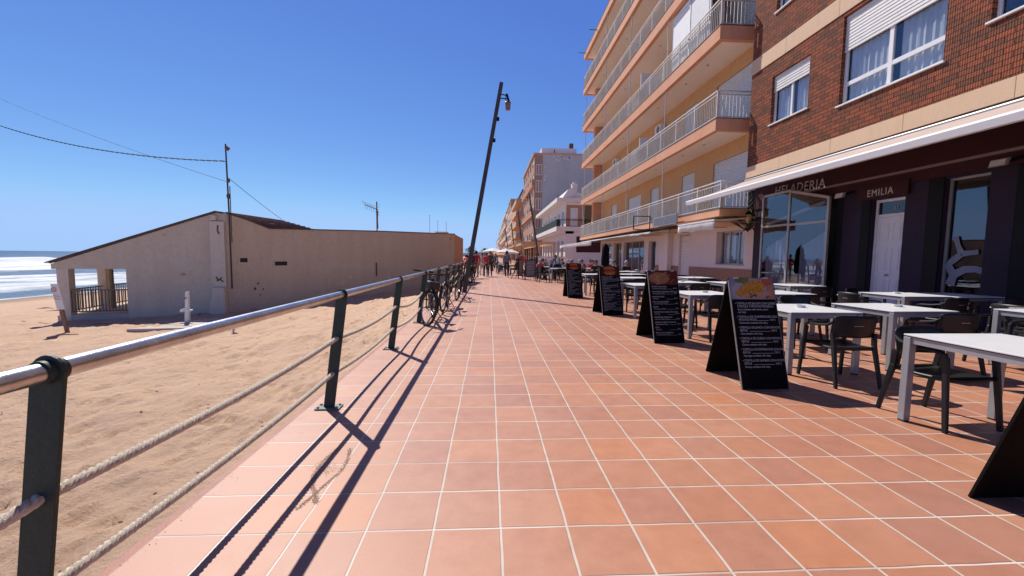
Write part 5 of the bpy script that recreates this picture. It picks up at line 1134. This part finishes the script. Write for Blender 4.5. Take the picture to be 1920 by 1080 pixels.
def folded_parasol(x,y,lab):
    t=empty('closed_parasol',(x,y,0),0,lab,'parasol')
    b=MB(); b.lathe([(.25,0),(.25,.06),(.05,.08)],(0,0,0),14); b.build('base','concrete',t)
    b=MB(); b.tube([(0,0,.05),(0,0,2.1)],.025,8); b.build('pole','alu',t)
    b=MB(); b.lathe([(.11,.75),(.17,.8),(.19,1.3),(.15,1.85),(.05,2.02)],(0,0,0),11); b.build('canopy','black',t,smooth=True)
folded_parasol(5.2,18.2,'black folded parasol above the burger board')
b=MB()
for k in range(3): b.box(5.0+1.0*k,5.95+1.0*k,43.0,43.06,.05,1.45)
tag(b.build('wind_screen','whitewall'),'low white wind screens at the foot of the two storey cafe','screen')
# ------------------------------------------------------------------ bicycles
def bicycle(x,y,rz,lean,steer,fm,lab,bag=True):
    t=empty('bicycle',(x,y,.002),0,lab,'bicycle','bicycles leaning on the railing'); t.rotation_euler=(math.radians(lean),0,math.radians(rz))
    def wheel(cx,piv=None):
        o=[]
        b=MB(); b.tube([(cx+.335*math.cos(a*.1963),0,.36+.335*math.sin(a*.1963)) for a in range(32)],.025,8,closed=True); w_=b.build('wheel','tyre',t,smooth=True); o.append(w_)
        b=MB(); b.tube([(cx+.305*math.cos(a*.1963),0,.36+.305*math.sin(a*.1963)) for a in range(32)],.010,6,closed=True); b.build('rim','rim',w_,smooth=True)
        b=MB()
        for k in range(18):
            a=k*.349; b.tube([(cx,.025*(1 if k%2 else -1),.36),(cx+.3*math.cos(a),0,.36+.3*math.sin(a))],.0022,3)
        b.tube([(cx,-.04,.36),(cx,.04,.36)],.025,8); b.lathe([(.07,-.001),(.07,.001)],(0,0,0),4); b.build('spokes','rim',w_)
        return w_
    wheel(0)
    b=MB(); B_=(.44,0,.30); S_=(.30,0,.80); Hd=(.92,0,.86); Hb=(.97,0,.68)
    b.tube([B_,S_],.019,8); b.tube([S_,(.27,0,.92)],.014,8); b.tube([B_,Hb],.032,10); b.tube([(.33,0,.72),Hd],.020,8); b.tube([Hd,Hb],.024,8)
    for s in (-1,1): b.tube([(.0,s*.055,.36),(.40,s*.03,.30)],.010,6); b.tube([(.0,s*.055,.36),(.31,s*.02,.74)],.009,6)
    b.build('frame',fm,t,smooth=True)
    b=MB(); b.prism([(.12,-.05,.95),(.16,-.085,.97),(.28,-.04,.96),(.40,-.015,.95),(.40,.015,.95),(.28,.04,.96),(.16,.085,.97),(.12,.05,.95)],(0,0,.035)); b.build('saddle','leather',t,bevel=.012)
    b=MB(); b.tube([(.44,-.07,.30),(.44,.07,.30)],.012,6); b.beam((.44,.06,.30),(.50,.07,.15),.015,.02); b.beam((.44,-.06,.30),(.38,-.07,.45),.015,.02); b.box(.46,.55,.07,.15,.14,.16); b.box(.33,.42,-.15,-.07,.44,.46); b.tube([(.44+.09*math.cos(a*.393),-.05,.30+.09*math.sin(a*.393)) for a in range(16)],.006,4,closed=True); b.build('crankset','bikeblack',t)
    b=MB(); b.beam((.08,0,.74),(-.32,0,.74),.13,.02); b.tube([(-.25,.06,.74),(0,.06,.38)],.007,5); b.tube([(-.25,-.06,.74),(0,-.06,.38)],.007,5); b.build('rack','bikeblack',t)
    b=MB()
    for cx,a0,a1 in ((0,40,190),):
        pts=[(cx+.385*math.cos(math.radians(a)),0,.36+.385*math.sin(math.radians(a))) for a in range(a0,a1,12)]
        for p,q in zip(pts[:-1],pts[1:]): b.beam(p,q,.055,.006,up=(0,0,1))
    b.build('mudguard','bikeblack',t)
    b=MB(); b.tube([(.3,.05,.3),(.18,.22,.01)],.010,6); b.build('kickstand','bikeblack',t)
    # steering group
    R=Matrix.Translation((.945,0,.8))@Matrix.Rotation(math.radians(steer),4,Vector((-.2,0,1)).normalized())@Matrix.Translation((-.945,0,-.8))
    n0=len(t.children); fw=wheel(1.10)
    b=MB()
    for s in (-1,1): b.tube([(.975,s*.05,.68),(1.10,s*.055,.36)],.014,8)
    b.tube([(.975,-.05,.68),(.975,.05,.68)],.02,8); b.tube([(.97,0,.7),(.89,0,1.02)],.016,8); fk=b.build('fork',fm,t,smooth=True)
    b=MB(); b.tube([(.80,-.33,1.06),(.86,-.20,1.07),(.90,-.05,1.03),(.90,.05,1.03),(.86,.20,1.07),(.80,.33,1.06)],.013,8); hb=b.build('handlebar','bikeblack',t,smooth=True)
    b=MB(); b.tube([(.80,-.34,1.06),(.85,-.22,1.07)],.019,8); b.build('grip','tyre',hb); b=MB(); b.tube([(.80,.34,1.06),(.85,.22,1.07)],.019,8); b.build('grip','tyre',hb); b=MB(); b.beam((.88,.12,1.06),(.95,.26,1.03),.012,.012); b.build('brake_lever','tyre',hb); b=MB(); b.beam((.88,-.12,1.06),(.95,-.26,1.03),.012,.012); b.build('brake_lever','tyre',hb); b=MB(); b.box(.87,.93,-.04,.04,1.06,1.10); gr=b.build('display','tyre',hb)
    b=MB(); b.lathe([(.03,-.03),(.04,0),(.03,.03)],(1.03,0,.93),10); lp=b.build('headlight','bikeblack',t)
    parts=[fw,fk,hb,lp]
    if bag: b=MB(); b.prism([(1.02,-.12,.74),(1.16,-.11,.75),(1.18,-.12,.90),(1.0,-.13,.92)],(0,.25,0)); bk=b.build('front_bag','leather',t,bevel=.03,seg=3); parts.append(bk)
    b=MB(); pts=[(1.10+.385*math.cos(math.radians(a)),0,.36+.385*math.sin(math.radians(a))) for a in range(-5,150,12)]
    for p,q in zip(pts[:-1],pts[1:]): b.beam(p,q,.055,.006,up=(0,0,1))
    parts.append(b.build('mudguard','bikeblack',t))
    def tr(o):
        o.data.transform(R)
        for c in o.children: tr(c)
    for o in parts: tr(o)
bicycle(-1.27,9.40,-90,-4,34,'bikeblack','black city bicycle with front bag, nearest of those leaning on the railing')
bicycle(-1.04,14.25,-90,-6,18,'bikegreen','dark green bicycle leaning beside the foot of the lamp pole',bag=False)
bicycle(-1.05,19.2,-88,-4,-12,'bikeblack','third bicycle on the railing, just beyond the lamp pole',bag=False)
bicycle(-.95,22.6,-92,-5,30,'bikegreen','farthest bicycle, in front of the man in the red jacket')
bicycle(-1.15,11.4,-90,-5,-8,'bikeblack','bicycle half hidden between the nearest one and the dark green one',bag=False)
# ------------------------------------------------------------------ people
def person(x,y,heading,pose,top,bottom,hair,lab,h=1.72,grp=None,z=0,shoe=(.03,.025,.02)):
    J={}; S=h/1.72
    J.update(pel=(0,0,.96),sp=(0,0,1.18),ch=(0,.0,1.36),nk=(0,.0,1.49),hd=(0,.02,1.58),ht=(0,.02,1.68))
    for s,k in ((-1,'l'),(1,'r')):
        J.update({k+'sh':(s*.17,0,1.41),k+'el':(s*.23,-.03,1.13),k+'wr':(s*.22,.06,.89),k+'ha':(s*.215,.08,.82),k+'hp':(s*.095,0,.92),k+'kn':(s*.10,.02,.50),k+'an':(s*.10,-.02,.09),k+'to':(s*.11,.14,.035)})
    if pose=='walk':
        J.update(lkn=(-.09,.16,.52),lan=(-.09,.22,.10),lto=(-.09,.38,.06),rkn=(.09,-.02,.50),ran=(.09,-.26,.13),rto=(.10,-.14,.03),lel=(-.22,-.12,1.15),lwr=(-.22,-.10,.92),lha=(-.22,-.08,.85),rel=(.22,.05,1.14),rwr=(.22,.22,.96),rha=(.21,.28,.92))
    if pose=='akimbo': J.update(rel=(.33,-.06,1.16),rwr=(.17,.04,1.02),rha=(.12,.08,.99))
    if pose=='bend':
        J.update(sp=(0,.12,1.14),ch=(0,.27,1.26),nk=(0,.37,1.33),hd=(0,.45,1.38),ht=(0,.50,1.46),lsh=(-.17,.30,1.29),rsh=(.17,.30,1.29),lel=(-.21,.38,1.02),rel=(.21,.38,1.02),lwr=(-.16,.52,.86),rwr=(.16,.52,.86),lha=(-.13,.58,.82),rha=(.13,.58,.82))
    if pose=='sit':
        d=.44; 
        for k in list(J): 
            if k[1:] not in ('kn','an','to'): J[k]=(J[k][0],J[k][1]-.02,J[k][2]-d)
        J.update(lkn=(-.13,.42,.50),rkn=(.13,.42,.50),lan=(-.12,.38,.09),ran=(.14,.44,.09),lto=(-.12,.52,.035),rto=(.15,.58,.035),lel=(-.25,.08,.72),rel=(.25,.08,.72),lwr=(-.18,.30,.79),rwr=(.18,.32,.79),lha=(-.12,.36,.80),rha=(.13,.38,.80))
        J['sp']=(0,-.05,.74); J['ch']=(0,-.03,.92)
    RAD=dict(pel=(.155,.12),sp=(.14,.11),ch=(.155,.115),nk=(.055,.055),hd=(.085,.098),ht=(.065,.075),sh=(.07,.07),el=(.045,.045),wr=(.032,.032),ha=(.036,.02),hp=(.10,.10),kn=(.062,.062),an=(.042,.045),to=(.04,.03))
    E=[('pel','sp','t'),('sp','ch','t'),('ch','nk','s'),('nk','hd','s'),('hd','ht','s')]
    for k in 'lr': E+= [('ch',k+'sh','t'),(k+'sh',k+'el','t'),(k+'el',k+'wr','a'),(k+'wr',k+'ha','s'),('pel',k+'hp','b'),(k+'hp',k+'kn','b'),(k+'kn',k+'an','b'),(k+'an',k+'to','f')]
    # five fingers on each hand
    for s,k in ((-1,'l'),(1,'r')):
        a=Vector(J[k+'wr']); c=Vector(J[k+'ha']); d=(c-a).normalized(); sd=d.cross(Vector((s*1.0,0,.2))).normalized()
        for i,(o,l) in enumerate(((-.027,.060),(-.009,.078),(.009,.082),(.027,.070))): J[k+'f%d'%i]=tuple(c+sd*o*1.2+d*l+Vector((-s*.015,0,0))); E.append((k+'ha',k+'f%d'%i,'s'))
        J[k+'f4']=tuple(a.lerp(c,.5)+sd*.062+d*.03); E.append((k+'wr',k+'f4','s'))
    names=list(J); me=bpy.data.meshes.new('person_skeleton'); me.from_pydata([Vector(J[n])*S for n in names],[(names.index(a),names.index(c)) for a,c,_ in E],[]); ob=bpy.data.objects.new('p',me); COL.objects.link(ob)
    md=ob.modifiers.new('Skin','SKIN'); md.use_smooth_shade=True; md.branch_smoothing=.3
    if not me.skin_vertices: me.skin_vertices.new() if hasattr(me.skin_vertices,'new') else None
    sv=me.skin_vertices[0].data
    for i,n in enumerate(names):
        key=n if n in RAD else n[1:]
        r=RAD.get(key,(.010,.010)); sv[i].radius=(r[0]*S,r[1]*S); sv[i].use_root=(n=='pel')
    sb=ob.modifiers.new('Sub','SUBSURF'); sb.levels=1; sb.render_levels=1
    dg=bpy.context.evaluated_depsgraph_get(); m2=bpy.data.meshes.new_from_object(ob.evaluated_get(dg)); bpy.data.objects.remove(ob)
    segs=[(Vector(J[a])*S,Vector(J[c])*S,k) for a,c,k in E]; order={'t':0,'a':0 if grp!='bare' else 3,'b':1,'f':2,'s':3}
    m2.materials.clear()
    for q in (cloth('shirt',top),cloth('trousers',bottom),cloth('shoes',shoe),M['skin']): m2.materials.append(q)
    for p in m2.polygons:
        c=p.center; best=9;bk='t'
        for a,e,k in segs:
            ab=e-a; q=max(0,min(1,(c-a).dot(ab)/ab.length_squared)); dd=(c-(a+ab*q)).length
            if dd<best: best=dd;bk=k
        p.material_index=order[bk]; p.use_smooth=True
    if bk: pass
    o=bpy.data.objects.new('person',m2); COL.objects.link(o); o.location=(x,y,z); o.rotation_euler=(0,0,math.radians(heading)); tag(o,lab,'person')
    if grp and grp!='bare': o['group']=grp
    hb=MB(); hc=Vector(J['hd'])*S+Vector((0,-.018,.035))*S; prof=[(.0,-.10),(.075,-.095),(.104,-.02),(.102,.05),(.075,.10),(.03,.125),(0,.128)]
    hb.lathe([(r*S,zz*S) for r,zz in prof],hc,14,sx=.88,sy=.92)
    for i,v in enumerate(hb.v):      # keep the face free
        if v[1]>hc.y+.045*S and v[2]<hc.z+.05*S: hb.v[i]=(v[0]*.8,hc.y+.02*S,v[2])
    hm={'d':'hairdark','g':'hairgrey'}[hair]; hb.build('hair',hm,o,smooth=True)
    fb=MB(); fc=Vector(J['hd'])*S; fy=fc.y+.097*S
    fb.add([(-.012*S,fy-.012,fc.z-.012*S),(.012*S,fy-.012,fc.z-.012*S),(0,fy+.022*S,fc.z-.010*S),(0,fy-.008,fc.z+.03*S)],[(0,1,2),(1,3,2),(3,0,2),(0,3,1)])
    fb.build('nose','skin',o)
    fb=MB()
    for s in (-1,1): fb.box((s*.032-.010)*S,(s*.032+.010)*S,fy-.020,fy-.004,fc.z+.012*S,fc.z+.024*S)
    fb.box(-.022*S,.022*S,fy-.022,fy-.006,fc.z-.047*S,fc.z-.040*S); fb.build('face_features','hairdark',o)
    fb=MB()
    for s in (-1,1): fb.lathe([(.0,-.03),(.014,-.02),(.016,.01),(0,.03)],(s*.086*S,fc.y-.005,fc.z),6)
    fb.build('ear','skin',o); return o
RED=(.45,.02,.04); DK=(.025,.027,.035); NV=(.02,.03,.07); KH=(.28,.22,.15)
person(-.82,26.7,5,'stand',RED,KH,'d','man in a red jacket and khaki trousers standing with his back turned',1.74)
person(-1.12,25.9,-20,'stand',NV,DK,'g','person in navy standing left of the man in the red jacket',1.72)
person(-1.22,24.7,20,'bend',(.60,.08,.06),DK,'d','person in a red top bending over by the bicycles',1.68)
person(-.50,29.6,180,'stand',(.60,.57,.52),(.62,.58,.52),'d','person in pale clothes between the two red tops',1.62)
person(-.22,28.1,170,'akimbo',(.50,.05,.06),DK,'d','woman in a red top and black trousers, hand on hip',1.62)
person(.08,29.0,185,'stand',(.07,.08,.07),DK,'d','man in a grey green jacket right of the woman with hand on hip',1.75)
person(1.19,27.6,-5,'walk',(.19,.17,.19),DK,'d','man in a grey sweater walking away in the middle of the promenade',1.77)
person(2.0,30.2,80,'sit',(.10,.05,.035),DK,'d','seated person in brown right of the walking man',1.7)
person(-.2,44,10,'stand',DK,DK,'d','tiny dark figure far down the walk by the woman in red',1.7); person(.5,52,180,'walk',(.3,.1,.1),DK,'d','tiny figure in dull red far down the walk',1.7); person(-.9,48,0,'stand',(.05,.07,.12),DK,'g','tiny figure in blue behind the man in the red jacket',1.7)
person(3.0,38,180,'stand',(.45,.04,.05),DK,'d','person in a red shirt standing under the nearest pergola corner',1.74); person(2.6,36,90,'stand',(.10,.08,.10),DK,'d','dark clothed person near the red shirted one before the pergola',1.7)
GS='people seated at the far terrace'
S_=[(3.2,25.5,0,(.72,.14,.12),'g','seated person in a coral pink shirt with back turned'),(4.05,24.2,0,NV,'g','seated person in navy in front of the teal shirt'),(3.45,27.2,180,(.5,.42,.42),'d','seated person in pale pink behind the coral pink shirt'),
 (4.75,24.6,10,(.20,.18,.16),'g','seated grey haired person right of the navy one'),(5.15,25.6,180,(.25,.06,.06),'g','seated grey haired person in dull red facing the viewer'),(5.75,25.2,175,(.30,.05,.06),'d','dark haired person in maroon seated above the farthest black board'),
 (6.2,24.4,180,(.55,.03,.04),'d','person in a bright red shirt seated near the dark shop door'),(6.6,25.6,180,(.45,.04,.05),'g','grey haired person in red seated rightmost of the red group'),(2.9,28.6,90,(.10,.05,.06),'d','seated person in dark red behind the grey easel board'),
 (6.05,19.6,175,(.02,.02,.022),'d','person in black seated above the burger board, left one'),(6.75,19.9,185,(.025,.025,.025),'g','grey haired person in black seated right above the burger board'),
 (2.35,33.5,-90,(.05,.05,.06),'d','seated dark person behind the seated one in brown'),(5.0,29.0,180,(.3,.3,.32),'g','grey seated person in the row behind'),(6.0,29.5,180,(.5,.08,.08),'d','red seated person in the row behind'),(4.0,30.5,0,(.08,.1,.14),'d','blue seated person in the row behind'),
 (5.35,24.1,180,(.35,.33,.34),'g','white haired person in grey directly left of the maroon one'),(6.9,23.6,170,(.28,.03,.05),'d','person in wine red at the shop wall end of the red group'),(3.75,24.9,90,(.06,.07,.09),'g','bald looking person in slate left of the navy one'),
 (2.95,27.0,-80,(.30,.10,.10),'d','person in brick red just left of the pale pink one'),(5.5,27.0,180,(.12,.13,.16),'g','grey haired person in charcoal behind the maroon one'),(6.8,27.3,180,(.48,.10,.08),'d','person in tomato red behind the wine red one'),
 (3.3,33.0,180,(.40,.06,.07),'d','seated person in crimson under the pergola edge'),(4.6,33.5,170,(.45,.42,.40),'g','seated person in off white under the pergola edge'),(5.9,33.0,180,(.05,.05,.07),'d','seated person in ink blue under the pergola edge'),
 (1.35,36.5,90,(.08,.09,.08),'d','seated person in dark green far out on the walk'),(.8,39.0,-60,(.25,.23,.22),'g','seated person in light grey far out on the walk'),(5.3,20.2,160,(.02,.02,.02),'d','person in black seated beside the folded black parasol')]
for x,y,hd,c,hr,l in S_:
    person(x,y,hd+R_.uniform(-12,12),'sit',c,DK,hr,l,1.7,GS)
    chair(x-.0,y-(.02 if hd<90 else -.02),hd,'chair under the '+l.replace('seated ','').replace(', left one','') ,'occupied chairs at the far terrace')
for x,y,hd,ps,c,l in ((-.6,36,10,'walk',(.30,.05,.05),'tiny walker in red beyond the pale dressed person'),(-1.15,33,0,'stand',(.05,.05,.07),'tiny dark standing figure by the railing beyond the red jacket'),(.25,38,180,'walk',(.40,.38,.36),'tiny walker in off white beyond the grey green jacket'),(.7,43,0,'walk',(.06,.08,.14),'tiny walker in dark blue left of the walking man'),
  (1.8,46,180,'stand',(.35,.12,.08),'tiny standing figure in rust red under the parasols'),(-.45,58,0,'stand',(.1,.1,.1),'farthest dark figure on the walk'),(.2,64,180,'walk',(.25,.22,.20),'farthest beige figure on the walk'),(3.6,41,90,'stand',(.42,.05,.06),'person in red at the timber post of the pergola'),(4.6,40,-60,'stand',(.05,.05,.06),'dark figure standing inside the nearest pergola'),(2.1,50,20,'walk',(.16,.16,.18),'tiny grey walker beneath the parasols')):
    person(x,y,hd,ps,c,DK,'d',l,1.70)
person(4.25,25.3,150,'bend',(.02,.26,.32),NV,'d','person in a teal shirt leaning over the far terrace table',1.72)
for x,y,l in ((3.65,26.3,'far terrace table by the coral pink shirt'),(4.9,24.0,'far terrace table right of the navy seated person'),(6.1,23.5,'far terrace table in front of the red group'),(5.5,28.0,'far terrace table in the row behind the red group'),(6.4,18.9,'far table of the two people in black'),(1.7,31.2,'far table left of the grey easel board'),(3.9,22.9,'far terrace table right of the farthest black board'),(3.6,31.5,'table in the back row by the pergola'),(1.2,34,'farthest table near the walking man'),(2.9,35,'table before the pergola corner')): table(x,y,R_.uniform(-4,4),l,'tables at the far terrace')
for x,y,r,l in ((1.0,31.6,-80,'empty chair left of the seated person in brown'),(.9,34,-90,'empty chair farthest out on the walk'),(2.0,34.6,100,'empty chair before the pergola'),(3.9,22.1,0,'empty chair right behind the farthest black board'),(4.9,23.2,0,'empty chair with its back turned at the far terrace'),(6.0,22.7,5,'empty chair in front of the red group'),(7.2,18.9,90,'empty chair by the dark shop window'),(7.35,20.6,100,'black chair under the shop meter box'),(3.0,22.6,-80,'empty chair at the edge of the far terrace')): chair(x,y,r,l,'empty chairs at the far terrace')
# purge prototypes' helpers: nothing left at the origin
bpy.context.view_layer.update()
